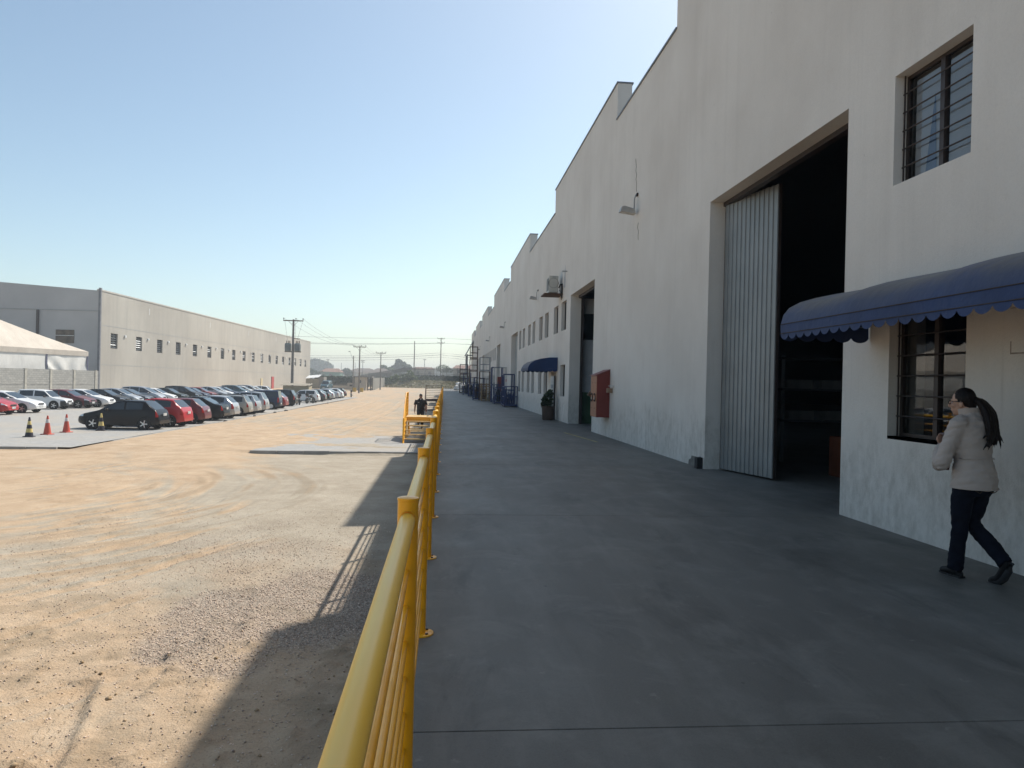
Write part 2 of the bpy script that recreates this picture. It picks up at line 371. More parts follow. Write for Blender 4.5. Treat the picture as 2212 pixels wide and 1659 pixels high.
TRACKS0 = [[(-10.97,19.47),(-10.51,20.92),(-10.07,22.87),(-9.3,24.66),(-8.13,25.95)],[(-10.05,17.84),(-9.33,19.06),(-8.66,20.88),(-8.23,21.83)],
 [(-9.27,16.46),(-8.27,17.35),(-7.71,19.18),(-7.66,20.34)],[(-7.86,13.97),(-7.33,15.0),(-6.71,16.2),(-6.35,17.47),(-6.59,19.84)],
 [(-7.46,13.28),(-7.03,14.39),(-6.31,15.73),(-5.82,16.92),(-6.11,18.77)],[(-7.15,12.72),(-6.45,13.56),(-5.64,14.53),(-5.25,16.15),(-5.18,18.17)],
 [(-6.55,11.67),(-5.91,12.44),(-5.34,13.77),(-4.71,15.1),(-4.53,15.93)],[(-5.9,10.52),(-5.31,11.19),(-4.81,12.03),(-4.41,13.09),(-4.09,14.38)],
 [(-8.47,15.06),(-7.76,16.28),(-7.18,17.87)],[(-5.2,9.3),(-4.2,10.6),(-3.6,12.4),(-3.2,14.6)],
 [(-4.6,4.6),(-3.6,6.0),(-2.9,7.2),(-2.4,8.2)],[(-3.6,4.0),(-2.9,5.2),(-2.3,6.6)],[(-5.6,6.2),(-4.5,7.2),(-3.6,8.4)],
 [(-5.0,7.4),(-4.0,8.9),(-3.3,10.8)],[(-6.4,8.4),(-5.2,9.9),(-4.4,11.6)],
 [(-8,28),(-7.2,36),(-6.6,48),(-6.3,66),(-6.8,95)],[(-10,28),(-9.3,38),(-8.8,50),(-8.4,70),(-9,98)],[(-5.4,38),(-4.9,52),(-4.8,72),(-5.6,100)],[(-11.6,33),(-11,48),(-10.8,70)]]
TRACKS = TRACKS0[:15] + [[(x+.42+.1*k, y-.28) for x, y in pl] for k, pl in enumerate(TRACKS0[:9])] + [[(x-.2, y+.5) for x, y in pl] for pl in TRACKS0[3:8:2]]; NT_ = len(TRACKS); TRACKS += TRACKS0[15:]
def track_dist(x, y, pl):
    d = np.full(x.shape, 9.); l = np.zeros(x.shape); acc = 0
    for (ax, ay), (bx, by) in zip(pl[:-1], pl[1:]):
        L2 = (bx-ax)**2+(by-ay)**2; t = np.clip(((x-ax)*(bx-ax)+(y-ay)*(by-ay))/L2, 0, 1)
        dd = np.hypot(x-(ax+t*(bx-ax)), y-(ay+t*(by-ay))); m = dd < d; d = np.where(m, dd, d); l = np.where(m, acc+t*L2**.5, l); acc += L2**.5
    return d, l
def smooth_pl(pl, n=6):
    P = [np.array(p) for p in pl]; P = [2*P[0]-P[1]] + P + [2*P[-1]-P[-2]]; out = []
    for i in range(1, len(P)-2):
        for k in range(n):
            t = k/n; a, b, c, d = P[i-1:i+3]
            out.append(tuple(.5*((2*b)+(-a+c)*t+(2*a-5*b+4*c-d)*t*t+(-a+3*b-3*c+d)*t**3)))
    return out+[tuple(P[-2])]
def ground_fields(x, y):
    z = base_z(x, y)
    n1 = fbm(x, y, .25, 3); n2 = fbm(x, y, 1.3, 5); n3 = fbm(x, y, 6, 8, 3)
    o = .30 + .0*x
    o = o + .55*(1-sst(-8.5, -5, x))*sst(12, 17, y)*(1-.75*sst(26, 36, y))
    o = o + .22*sst(27.5, 30, y)*(1-sst(-4.6, -2.5, x))
    o = o + .55*(1-sst(7.0, 9.2, y + .25*x))
    o = o - .30*sst(-5.5, -2.5, x)*sst(12, 15, y)*(1-sst(30, 40, y))
    o = o + .75*(n1-.5) + .45*(n2-.5)
    q = ((x+1.75+.22*(y-8.9)*0)/1.25)**2+((y-9.05-.35*(x+1.75))/1.55)**2; g = 1.0*(1-sst(.35, 1.9, q+2.2*(n2-.5)+1.2*(n1-.5))) + .42*np.exp(-(((x+2.6)/2.0)**2+((y-12)/3.0)**2)) + .22*np.exp(-(((x+4.2)/1.2)**2+((y-7.9)/.5)**2))*sst(.4, .7, n2)
    g = g + .45*(n2-.5)
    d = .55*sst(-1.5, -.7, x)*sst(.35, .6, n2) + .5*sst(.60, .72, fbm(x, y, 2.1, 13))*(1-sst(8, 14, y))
    h = .05*(n1-.5)*(1-sst(60, 100, y)) + .022*(n2-.5) + .012*(n3-.5)
    streak = fbm(x*1.0 + .35*y, y*.16, 1.6, 21); o = o + .6*(streak-.5)*sst(9, 14, y)
    pr = np.hypot(x+11.5, y-18.5); pt = np.arctan2(y-18.5, x+11.5); arc = fbm(pr*3.2, pt*1.6, 1.0, 61, 3)-.5; am = sst(2, 4, pr)*(1-sst(9.5, 11.5, pr))*(1-sst(-3.6, -1.8, x))*(1-sst(21, 25, y))
    o = o + 1.5*arc*am; h = h + .05*arc*am; d = d + .55*am*sst(.12, .25, arc); g = g + .5*am*np.clip(-arc, 0, 1)
    o = o + .5*(fbm(x*.9, y*.07, 1.3, 71)-.5)*sst(29, 33, y)
    for i, pl in enumerate(TRACKS):
        pl = smooth_pl(pl); dd, ll = track_dist(x, y, pl); w = .14 if i < NT_ else .3
        wob = .03*np.sin(ll*1.7+i); core = 1-sst(w*.75, w*1.15, dd+wob); edge = np.exp(-((dd-w*1.25)/(w*.3))**2)
        k = 1. if i < NT_ else .6; LL = sum(math.hypot(b[0]-a[0], b[1]-a[1]) for a, b in zip(pl[:-1], pl[1:])); k = k*sst(0, .8, ll)*(1-sst(LL-2.4, LL-.1, ll)) if i < NT_ else k
        h = h - .024*core*k + .016*edge*k + .005*core*np.sin(ll*46)*(1-sst(5, 9, y))
        o = o + .30*core*k - .26*edge*k; d = d + .28*edge*k*sst(.35, .7, n3)
    # the ridge left by one tyre and crumbled clods at the near left
    ax, ay, bx, by = -3.07, 7.0, -2.55, 5.2; t = np.clip(((x-ax)*(bx-ax)+(y-ay)*(by-ay))/((bx-ax)**2+(by-ay)**2), -.1, 1.3)
    ex = x-(ax+t*(bx-ax)); ey = y-(ay+t*(by-ay)); sd = ex*.96+ey*.28; inr = (np.hypot(ex, ey) < .6)*(t > 0)*(t < 1.28)
    h = h - .035*inr*(1-sst(-.02, .02, sd))*sst(-.5, -.1, sd) ; h = h + .03*inr*np.exp(-((sd-.05)/.05)**2)
    cov = (1-sst(-8.6, -6.2, x+2.2*(n2-.5)))*sst(-13.2, -12.9, x)*sst(27, 28, y)*(1-sst(44, 60, y)); h = h + .045*cov + .03*sst(.52, .64, fbm(x*.7, y, .8, 81))*sst(27.9, 28.6, y)*(1-sst(38, 44, y))*sst(-13, -12.8, x)*(1-.6*sst(-3.5, -1.5, x)); o = o + .45*cov*(1-sst(34, 44, y))
    cl = sst(.50, .72, fbm(x, y, 2.6, 31))*(1-sst(7.5, 10, y)); h = h + cl*.13*np.maximum(0, fbm(x, y, 9, 33, 3)-.38) + .034*(fbm(x, y, 8, 37, 3)-.5)*(1-sst(10, 14, y)); d = d + .35*cl*sst(.45, .6, fbm(x, y, 9, 33, 3))
    return z + h*(1-sst(100, 140, y)), np.clip(o, 0, 1), np.clip(g, 0, 1), np.clip(d, 0, 1)
def axis(*segs):
    out = []
    for a, b, s in segs: out += list(np.arange(a, b, s))
    out.append(segs[-1][1]); return np.array(out)
gx = np.concatenate([[-1500, -1000, -700, -400, -250, -170], axis((-130, -60, 10), (-60, -20, 2), (-20, -13, .25), (-13, -8, .11), (-8, -5, .065), (-5, -.2, .042), (-.2, .3, .25)), [3, 8, 20, 60, 120, 250, 500, 900, 1500]])
gy = np.concatenate([[-1500, -600, -120, -30, -6], axis((0, 3.5, .5), (3.5, 4.4, .3), (4.4, 9, .042), (9, 14, .065), (14, 32, .1), (32, 60, .3), (60, 130, 1.2), (130, 230, 5)), [250, 290, 350, 450, 650, 1000, 1500]])
GX, GY = np.meshgrid(gx, gy); _z, _o, _g, _d = ground_fields(GX.ravel(), GY.ravel())
_far = GY.ravel() > 232; _z = np.where(GX.ravel() > -.2, np.minimum(_z, -.5), _z); _z = np.where(_far, np.minimum(_z, -.4), _z)
nx, ny = len(gx), len(gy); ii = (np.arange(ny-1)[:, None]*nx + np.arange(nx-1)[None]).ravel()
gme = np_mesh('ground', np.stack([GX.ravel(), GY.ravel(), _z], 1), np.stack([ii, ii+1, ii+nx+1, ii+nx], 1), M_GROUND, True)
ca = gme.color_attributes.new('zone', 'FLOAT_COLOR', 'POINT')
ca.data.foreach_set('color', np.stack([_o, _g, _d, np.ones_like(_o)], 1).astype(np.float32).ravel())
tv = np.zeros((len(_o), 4), np.float32); gxx, gyy = GX.ravel(), GY.ravel()
for (ax, ay), (bx, by), hw in (((-2.78, 5.0), (-3.22, 7.0), .15), ((-4.6, 5.2), (-2.75, 7.7), .13), ((-1.95, 5.9), (-2.2, 7.7), .12)):
    L_ = math.hypot(bx-ax, by-ay); ux, uy = (bx-ax)/L_, (by-ay)/L_; v_ = (gxx-ax)*ux+(gyy-ay)*uy; u_ = (gxx-ax)*uy-(gyy-ay)*ux; m_ = (np.abs(u_) < hw+.05)*(v_ > -.1)*(v_ < L_+.1); new = m_ & (tv[:, 0] < .05)
    mk = (1-sst(hw-.04, hw+.02, np.abs(u_)))*sst(0, .3, v_)*(1-sst(L_-.3, L_, v_)); tv[new, 0] = mk[new]; tv[new, 1] = u_[new]+1; tv[new, 2] = v_[new]
tv[:, 3] = 1; ct = gme.color_attributes.new('tread', 'FLOAT_COLOR', 'POINT'); ct.data.foreach_set('color', tv.ravel())
ground = link_mesh('ground', gme); ground['kind'] = 'structure'

# loose stones
def stones(name, xy, size, material, flat=.65):
    n = len(xy); oct_ = np.array([(1,0,0),(0,1,0),(-1,0,0),(0,-1,0),(0,0,1),(0,0,-1)], float)
    V = oct_[None]*(.65+.7*RNG.random((n, 6, 1))); V[..., 2] *= flat
    a = RNG.random(n)*6.283; c, s = np.cos(a), np.sin(a); X = V[..., 0]*c[:, None]-V[..., 1]*s[:, None]; Y = V[..., 0]*s[:, None]+V[..., 1]*c[:, None]
    tl = (RNG.random((n, 1))-.5)*.9; Zz = V[..., 2]+X*tl
    z = ground_fields(xy[:, 0], xy[:, 1])[0] + size*.22
    P = np.stack([X*size[:, None]+xy[:, :1], Y*size[:, None]+xy[:, 1:2], Zz*size[:, None]+z[:, None]], -1).reshape(-1, 3)
    F0 = np.array([(0,1,4),(1,2,4),(2,3,4),(3,0,4),(1,0,5),(2,1,5),(3,2,5),(0,3,5)]); F = (F0[None]+(np.arange(n)*6)[:, None, None]).reshape(-1, 3)
    me = np_mesh(name, P, F, material); a = me.color_attributes.new('tint', 'FLOAT_COLOR', 'POINT')
    t = np.repeat(RNG.random((n, 1)), 6, 1).ravel(); a.data.foreach_set('color', np.stack([t, t, t, np.ones_like(t)], 1).astype(np.float32).ravel())
    return me
def stone_mat():
    T = NT('gravel_stone'); at = T.n('ShaderNodeAttribute', attribute_name='tint')
    c = T.n('ShaderNodeValToRGB'); T.l(at.outputs['Fac'], c.inputs[0]); e = c.color_ramp.elements
    e[0].color = (.30, .22, .165, 1); e[1].color = (.80, .67, .55, 1); k = e.new(.45); k.color = (.53, .41, .32, 1); k = e.new(.75); k.color = (.62, .47, .37, 1)
    T.color(c.outputs[0]); T.rough(.9); return T.m
M_STONE = stone_mat()
cand = np.stack([RNG.uniform(-7, -.35, 220000), RNG.uniform(4.2, 16, 220000)], 1)
_, o_, g_, d_ = ground_fields(cand[:, 0], cand[:, 1])
keep = RNG.random(len(cand)) < np.clip((g_-.12)*.55, 0.045, .42)*np.clip(1.35-.06*cand[:, 1], .25, 1); cand = cand[keep][:52000]
grav = link_mesh('gravel', stones('gravel', cand, RNG.uniform(.005, .0135, len(cand)), M_STONE)); tag(grav, 'loose pinkish grey gravel strewn over the yard', 'gravel', kind='stuff')
xy = np.stack([RNG.uniform(-5, -.5, 170), RNG.uniform(4.2, 8.4, 170)], 1)
clod = link_mesh('clods', stones('clods', xy, RNG.choice([.012, .018, .03], 170, p=[.6, .32, .08])*RNG.uniform(.7, 1.2, 170), mat('earth_clod', (.42, .30, .18), .95, var=.4, scale=9, bump=.4), .8)); tag(clod, 'small clods of dry sandy earth on the yard', 'earth', kind='stuff')

# paving of the car park and of the strip before the stairs
mb = MB(); lx = [-58, -37, -30, -24, -18, -13.32]; ly = list(np.arange(27.86, 129, 4.6))
for i in range(len(lx)-1):
    for j in range(len(ly)-1): mb.quad((lx[i], ly[j], PAVE), (lx[i+1], ly[j], PAVE), (lx[i+1], ly[j+1], PAVE), (lx[i], ly[j+1], PAVE))
o = mb.build('parking_lot', M_PAVE); o['kind'] = 'structure'
mb = MB()
for i in range(12): mb.quad((-13.0+i*1.06, 27.72, PAVE-.004), (-13.0+(i+1)*1.06, 27.72, PAVE-.004), (-13.0+(i+1)*1.06, 36.5, PAVE-.004), (-13.0+i*1.06, 36.5, PAVE-.004))
o = mb.build('paved_strip', M_PAVE); o['kind'] = 'structure'
M_KERB = mat('kerb_concrete', (.33, .32, .30), .9, var=.25, scale=2.5, bump=.2)
kerb = struct('kerb', (-7, 27.6, YARD))
def kerb_run(a, b, n, skip=()):
    a, b = Vector(a), Vector(b); d = (b-a)/n
    for k in range(n):
        if k in skip: continue
        p, q = a+d*(k+.008), a+d*(k+.985); sd = Vector((d.y, -d.x, 0)).normalized()*.055; jz = random.uniform(-.008, .006); m = MB(); P = []
        for zz, w in ((-.2, 1), (.0+jz, 1), (.016+jz, .8)):
            P += [p-sd*w+Vector((0,0,zz)), q-sd*w+Vector((0,0,zz)), q+sd*w+Vector((0,0,zz)), p+sd*w+Vector((0,0,zz))]
        m.add(P, [(0,1,5,4),(1,2,6,5),(2,3,7,6),(3,0,4,7),(4,5,9,8),(5,6,10,9),(6,7,11,10),(7,4,8,11),(8,9,10,11)]); m.build('kerbstone', M_KERB, kerb)
kerb_run((-7.0, 27.62, PAVE), (-.35, 27.9, PAVE), 7)
kerb_run((-19, 27.72, PAVE), (-13.75, 27.80, PAVE), 5)
kerb_run((-13.24, 31.0, PAVE-.02), (-13.35, 66, PAVE-.02), 35); kerb_run((-13.35, 66, PAVE-.02), (-13.9, 128, PAVE-.02), 62)

# the dock: concrete slabs between saw-cut joints, and its side wall
dock = struct('dock', (2.4, 0, YARD))
joints = [-7.7, -2.15, 3.39] + [8.97+5.56*k for k in range(33)] + [192]
for a, b in zip(joints[:-1], joints[1:]):
    if b-a < .5: continue
    MB().box((-.26, a+.004, -.22), (5.66, b-.004, 0), .004).build('slab', M_CONC, dock)
MB().box((-.22, -8, YARD-.4), (4.9, 191.9, -.221)).build('dock_wall', mat('rough_concrete', (.16, .15, .13), .95, var=.3, scale=2, bump=.3), dock)
mb = MB(); mb.add([(4.02, 24.6, .004), (4.10, 24.62, .004), (4.42, 20.7, .004), (4.34, 20.68, .004)], [(0, 1, 2, 3)]); o = mb.build('painted_line', mat('faded_yellow_line', (.42, .36, .16), .8, var=.4, scale=3), dock)
# ================================================================ warehouse on the right
HI, LO, WT = 11.05, 9.9, .45
DOORS = [(9.19, 14.22, 5.3), (25.52, 30.45, 5.36), (52.85, 57.8, 5.4), (69.4, 74.0, 5.4), (97.2, 102, 5.4), (113.9, 118.6, 5.4)]
WIN_Y = []
for s in (-9.6, -4.1, 1.4): WIN_Y += [(s, s+1.3), (s+2.3, s+3.6)]
WIN_Y += [(6.91, 8.19)]
for s0 in (31.5, 75.4, 119.5):
    for k in range(4): s = s0+5.5*k; WIN_Y += [(s, s+1.33), (s+2.3, s+3.65)]
PAR = [(-15, 16.68, HI), (16.68, 22.6, LO), (22.6, 35.5, HI), (35.5, 46.1, LO), (46.1, 59.7, HI), (59.7, 66.2, LO), (66.2, 79.9, HI), (79.9, 90.8, LO), (90.8, 105.3, HI), (105.3, 112, LO), (112, 126, HI), (126, 133, LO), (133, 146, HI)]
ENTRY = (34.2, 35.6, -.1, 2.4)
OPEN = [(a, b, -.1, h) for a, b, h in DOORS] + [(a, b, 4.02, 5.3) for a, b in WIN_Y] + [(a, b, 1.1, 2.5) for a, b in WIN_Y if not (33.9 < b < 36.0)] + [ENTRY]
wh = thing('warehouse', 'long white plastered warehouse with stepped parapet and tall loading doors', 'building', (WX, 20, 0))
ys = sorted({-15., 146.} | {round(v, 3) for o in OPEN for v in o[:2]} | {round(p[0], 3) for p in PAR} | {round(p[1], 3) for p in PAR})
zs = sorted({-.1, 0., LO, HI, 7.5, 3.2} | {round(v, 3) for o in OPEN for v in o[2:]})
def filled(y, z):
    for a, b, h in PAR:
        if a <= y < b and z > h: return False
    for a, b, c, d in OPEN:
        if a < y < b and c < z < d: return False
    return -15 < y < 146 and z < HI
mb = MB(); ix = {}
def vid(x, y, z):
    k = (x, y, z)
    if k not in ix: ix[k] = len(mb.v); mb.v.append(k)
    return ix[k]
NYc, NZc = len(ys)-1, len(zs)-1
FI = [[filled((ys[i]+ys[i+1])/2, (zs[j]+zs[j+1])/2) for j in range(NZc)] for i in range(NYc)]
for i in range(NYc):
    for j in range(NZc):
        if not FI[i][j]: continue
        a, b, c, d = ys[i], ys[i+1], zs[j], zs[j+1]; X0, X1 = WX, WX+WT
        for X in (X0, X1): mb.face([vid(X, a, c), vid(X, b, c), vid(X, b, d), vid(X, a, d)])
        for di, dj, e in ((-1, 0, (a, c, a, d)), (1, 0, (b, c, b, d)), (0, -1, (a, c, b, c)), (0, 1, (a, d, b, d))):
            u, w = i+di, j+dj
            if 0 <= u < NYc and 0 <= w < NZc and FI[u][w]: continue
            mb.face([vid(X0, e[0], e[1]), vid(X1, e[0], e[1]), vid(X1, e[2], e[3]), vid(X0, e[2], e[3])])
mb.build('wall', M_PLASTER, wh)
for a, b, h in PAR:
    if b > 0:
        m = MB().box((WX-.035, a-.02, h+.002), (WX+WT+.04, b+.02, h+.05)).build('coping', M_COPING, wh)
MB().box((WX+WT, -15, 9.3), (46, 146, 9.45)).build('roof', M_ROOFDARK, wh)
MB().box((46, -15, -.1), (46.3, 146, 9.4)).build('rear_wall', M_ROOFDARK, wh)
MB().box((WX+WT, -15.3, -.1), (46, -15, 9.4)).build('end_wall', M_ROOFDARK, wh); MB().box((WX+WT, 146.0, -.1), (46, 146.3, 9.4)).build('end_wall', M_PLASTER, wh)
MB().box((5.66, -15, -.3), (46, 146, -.005)).build('floor', M_CONC, wh)
# windows of the wall
M_CURT = mat('blue_curtain', (.13, .20, .34), .9, var=.2)
def flat_pane(x, a, b, c, d, w):
    me = bpy.data.meshes.new('pane'); off = wloc(w); me.from_pydata([tuple(Vector(p)-off) for p in ((x, a, c), (x, a, d), (x, b, d), (x, b, c))], [], [(0, 1, 2, 3)]); me.materials.append(M_CLEAR); o = bpy.data.objects.new('pane', me); COL.objects.link(o); o.parent = w
    if me.polygons[0].normal.x > 0: me.flip_normals()
    return o
def add_window(y0, y1, z0, z1, near, curtain=False):
    X = WX+.15; fr = MB(); t = .04
    fr.box((X, y0, z0), (X+.05, y1, z0+t)); fr.box((X, y0, z1-t), (X+.05, y1, z1)); fr.box((X, y0, z0+t), (X+.05, y0+t, z1-t)); fr.box((X, y1-t, z0+t), (X+.05, y1, z1-t))
    ym = (y0+y1)/2 if near else None
    if near: fr.box((X-.012, ym-.035, z0+t), (X+.062, ym+.035, z1-t))
    w = fr.build('window', M_DARKMETAL, wh)
    if near:
        for k, (a, b) in enumerate(((y0+t, ym-.035), (ym+.035, y1-t))): flat_pane(X+.02, a, b, z0+t, z1-t, w)
        if curtain:
            MB().box((X+.055, y0, z0+.05), (X+.06, y1-.10, z1-.08)).build('blind', mat('pale_blind', (.42, .45, .50), .9, var=.12, scale=1), w); MB().prism([(ym+.16, z0), (ym+.36, z0), (ym+.20, z1-.35)], 'x', X+.046, X+.052).build('curtain', M_CURT, w)
        n = 5
        for k in range(n):
            z = z0 + (z1-z0)*(k+1)/(n+1); MB().cyl((X-.045, y0+.005, z), (X-.045, y1-.005, z), .009, n=6).build('bar', M_DARKMETAL, w)
        MB().bar((X-.045, y1-.03, z0), (X-.045, y1-.03, z1), .014, .014).build('bar', M_DARKMETAL, w); MB().bar((X-.045, y0+.03, z0), (X-.045, y0+.03, z1), .014, .014).build('bar', M_DARKMETAL, w)
        if not curtain: MB().box((X-.15, y0, z0-.035), (X+.0, y1, z0+.0)).build('sill', M_DARKMETAL, w)
    else: MB().box((X+.02, y0+t, z0+t), (X+.028, y1-t, z1-t)).build('pane', M_GLASS, w)
for (a, b, c, d) in OPEN:
    if c > .5 and b > 0: add_window(a, b, c, d, abs(a-6.91) < .1, c > 3)
# loading door 1: one folding leaf of corrugated steel left standing at the far jamb
def leaf(p, q, h, name='door', n=12, mt=M_GALV):
    p, q = Vector((p[0], p[1], 0)), Vector((q[0], q[1], 0)); d = (q-p); L = d.length; d.normalize(); nr = Vector((d.y, -d.x, 0)); m = MB(); pts = []
    for k in range(n):
        u0 = L*k/n; w = L/n
        for f, dz in ((0, 0), (.62, 0), (.68, .016), (.94, .016)): pts.append((u0+f*w, dz))
    pts.append((L, 0)); V = []
    for u, off in pts:
        for z in (.03, h): V.append(p+d*u+nr*off+Vector((0, 0, z)))
    m.add(V, [(2*k, 2*k+2, 2*k+3, 2*k+1) for k in range(len(pts)-1)])
    dr = m.build(name, mt, wh); fr = MB()
    e0, e1 = p-nr*.03, q-nr*.03
    fr.bar(e1+Vector((0,0,.02)), e1+Vector((0,0,h)), .05, .05); fr.bar(e0+Vector((0,0,.02)), e0+Vector((0,0,h)), .05, .05); fr.bar(e0+Vector((0,0,h-.03)), e1+Vector((0,0,h-.03)), .05, .05); fr.bar(e0+Vector((0,0,.06)), e1+Vector((0,0,.06)), .05, .05)
    fr.build('door_frame', M_DARKMETAL, dr); return dr
leaf((5.46, 14.14), (5.84, 12.62), 5.27)
MB().box((5.44, 9.19, 5.22), (5.56, 14.22, 5.299)).build('door_track', M_DARKMETAL, wh)
# loading door 2: painted partition with a dark strip of glazing stands behind it
pt = MB().box((5.75, 30.9, 0), (9.5, 31.0, 5.3)).build('partition', mat('partition_white', (.55, .56, .57), .7, var=.12), wh)
MB().box((5.76, 30.89, 0), (9.49, 30.898, 1.32)).build('green_dado', mat('green_paint', (.05, .12, .055), .6, var=.25), pt); MB().box((5.76, 30.885, 3.55), (9.49, 30.897, 4.65)).build('pane', M_GLASS, pt)
MB().box((5.63, 30.46, 0), (5.75, 30.9, 5.3)).build('door_post', M_DARKMETAL, wh); MB().box((5.5, 25.52, 5.25), (5.62, 30.45, 5.355)).build('door_track', M_DARKMETAL, wh)
for a, b, h in DOORS[2:]:
    leaf((5.5, b-.05), (5.5, a+.05), h-.05, n=24, mt=mat('grey_door_steel', (.33, .34, .34), .5, .5))
# entrance under the small awning: an open white door leaf
e = thing('notice_board', 'narrow white notice panel with black frame beside the potted plant', 'notice board', (5.0, 33.75, 0)); MB().box((4.88, 33.75, .05), (5.03, 33.8, 2.0)).build('panel', M_WHITE, e); MB().box((5.03, 33.73, 0), (5.12, 33.83, 2.03)).build('frame', M_DARKMETAL, e); MB().box((4.90, 33.745, 1.45), (5.0, 33.749, 1.62)).build('notice', mat('notice_paper', (.45, .47, .5), .8), e)
MB().box((WX+.2, 34.2, 0), (WX+.25, 35.6, 2.4)).build('entrance_door', mat('brown_door', (.10, .07, .05), .6), wh)
for y_, z_, n_ in ((20.0, 7.0, 9), (19.7, 5.6, 5)):   # hairline cracks by the floodlight
    p_ = [(WX-.004, y_+.05*math.sin(k*2.7)+.02*k, z_+.12*k) for k in range(n_)]; MB().tube(p_, .006, 4).build('crack', mat('crack_dark', (.16, .14, .12), .95), wh)
MB().prism([(31.95, 5.9), (32.25, 5.9), (32.2, 6.55), (32.05, 6.9), (31.98, 6.5)], 'x', WX-.003, WX+.01).build('damp_stain', mat('damp_stain', (.36, .37, .39), .9, var=.3, scale=5), wh)
# scars on the plaster: patch, traces of a removed sign
M_BARE = mat('bare_mortar', (.20, .19, .17), .95, var=.4, scale=6, bump=.5)
m = MB(); P = [(14.42, 0), (15.15, 0), (15.12, .10), (14.98, .14), (14.95, .20), (14.6, .205), (14.42, .23)]
m.prism(P, 'x', WX-.012, WX+.02); m.build('mortar_patch', M_BARE, wh)
for a, b, c, d in ((6.02, 6.33, 1.98, 1.995), (6.03, 6.04, 1.99, 2.12), (6.32, 6.33, 1.98, 2.1), (6.02, 6.03, 2.28, 2.42), (6.28, 6.34, 2.40, 2.408)): MB().box((WX-.003, a, c), (WX+.01, b, d)).build('sign_trace', mat('glue_trace', (.33, .28, .24), .9, var=.4, scale=12), wh)
single(MB().box((5.05, 14.3, 0), (5.17, 14.46, .22), .01), 'junction_box', M_BLACK, 'small black box on the floor beside the first loading door', 'box', (5.11, 14.38, 0))

# ---------------------------------------------------------------- awnings
def awning(name, label, y0, y1, prof, zf, scal, nsc, sag, side=True):
    """prof: (x,z) from the wall out and down; zf: bottom of front edge"""
    t = thing(name, label, 'awning', (WX, (y0+y1)/2, prof[0][1]-.6)); m = MB(); ny = max(8, int((y1-y0)/.16)); V = []
    for k in range(ny+1):
        y = y0+(y1-y0)*k/ny
        for i, (x, z) in enumerate(prof):
            s = sag*(abs(math.sin(math.pi*k*4/ny)))*math.sin(math.pi*i/(len(prof)-1)) if sag else 0
            V.append((x, y, z-s))
    np_ = len(prof); m.add(V, [(k*np_+i, k*np_+i+1, (k+1)*np_+i+1, (k+1)*np_+i) for k in range(ny) for i in range(np_-1)]); m.build('canopy', M_BLUE, t, 50)
    xf, zt = prof[-1]
    def valance(fn, L, n):
        v = MB(); V = []; F = []; st = n*10
        for k in range(st+1):
            u = k/10; f = u-math.floor(u) if k < st else 1.; dz = scal*(math.sin(math.pi*min(max(f, 0), 1)))**.6
            V += [fn(L*k/st, zt), fn(L*k/st, zf+scal-dz)]
        v.add(V, [(2*k, 2*k+2, 2*k+3, 2*k+1) for k in range(st)]); return v
    valance(lambda u, z: (xf-.004-.012*math.sin(u*3)*(zt-z)*5, y0+u, z), y1-y0, nsc).build('valance', M_BLUE, t)
    for ye in ((y0, y1) if side else (y1,)):
        e = MB(); P = [(x, ye, z) for x, z in prof]; P += [(prof[-1][0], ye, zt-.01), (WX-.004, ye, zt-.01)]; n = len(P); e.add(P, [tuple(range(n))]); e.build('end_panel', M_BLUE, t)
        valance(lambda u, z, ye=ye: (xf+u, ye, z-.011), WX-.01-xf, max(3, int((WX-xf)/.2))).build('valance', M_BLUE, t)
    for k in range(5):
        y = y0+.01+(y1-y0-.02)*k/4; MB().tube([(x+.02, y, z-.06) for x, z in prof], .012, 5).build('rib', M_GALV, t)
    for z, dx in ((zt-.005, .008), (zf+scal+.02, .012)): MB().tube([(xf-dx, y0+(y1-y0)*k/12, z) for k in range(13)], .005, 5).build('seam', mat('dark_cord', (.05, .035, .03), .8), t)
    return t
awning('awning', 'long blue scalloped canvas awning over the barred lower window', 2.6, 8.6, [(WX-.004, 2.875), (4.95, 2.835), (4.7, 2.785), (4.48, 2.735), (4.28, 2.675), (4.14, 2.60), (4.07, 2.51), (4.04, 2.40)], 2.21, .055, 31, .035)
awning('awning', 'small blue canvas awning over the entrance beside the potted plant', 33.6, 36.6, [(WX-.004, 2.87), (4.8, 2.86), (4.4, 2.80), (4.1, 2.70), (3.92, 2.58), (3.83, 2.45), (3.80, 2.36)], 2.22, .06, 12, 0)

# ---------------------------------------------------------------- things fixed to the wall
t = thing('fire_hose_cabinet', 'red fire hose cabinet with sloping top on the white wall by the second door', 'cabinet', (WX, 23.1, .6))
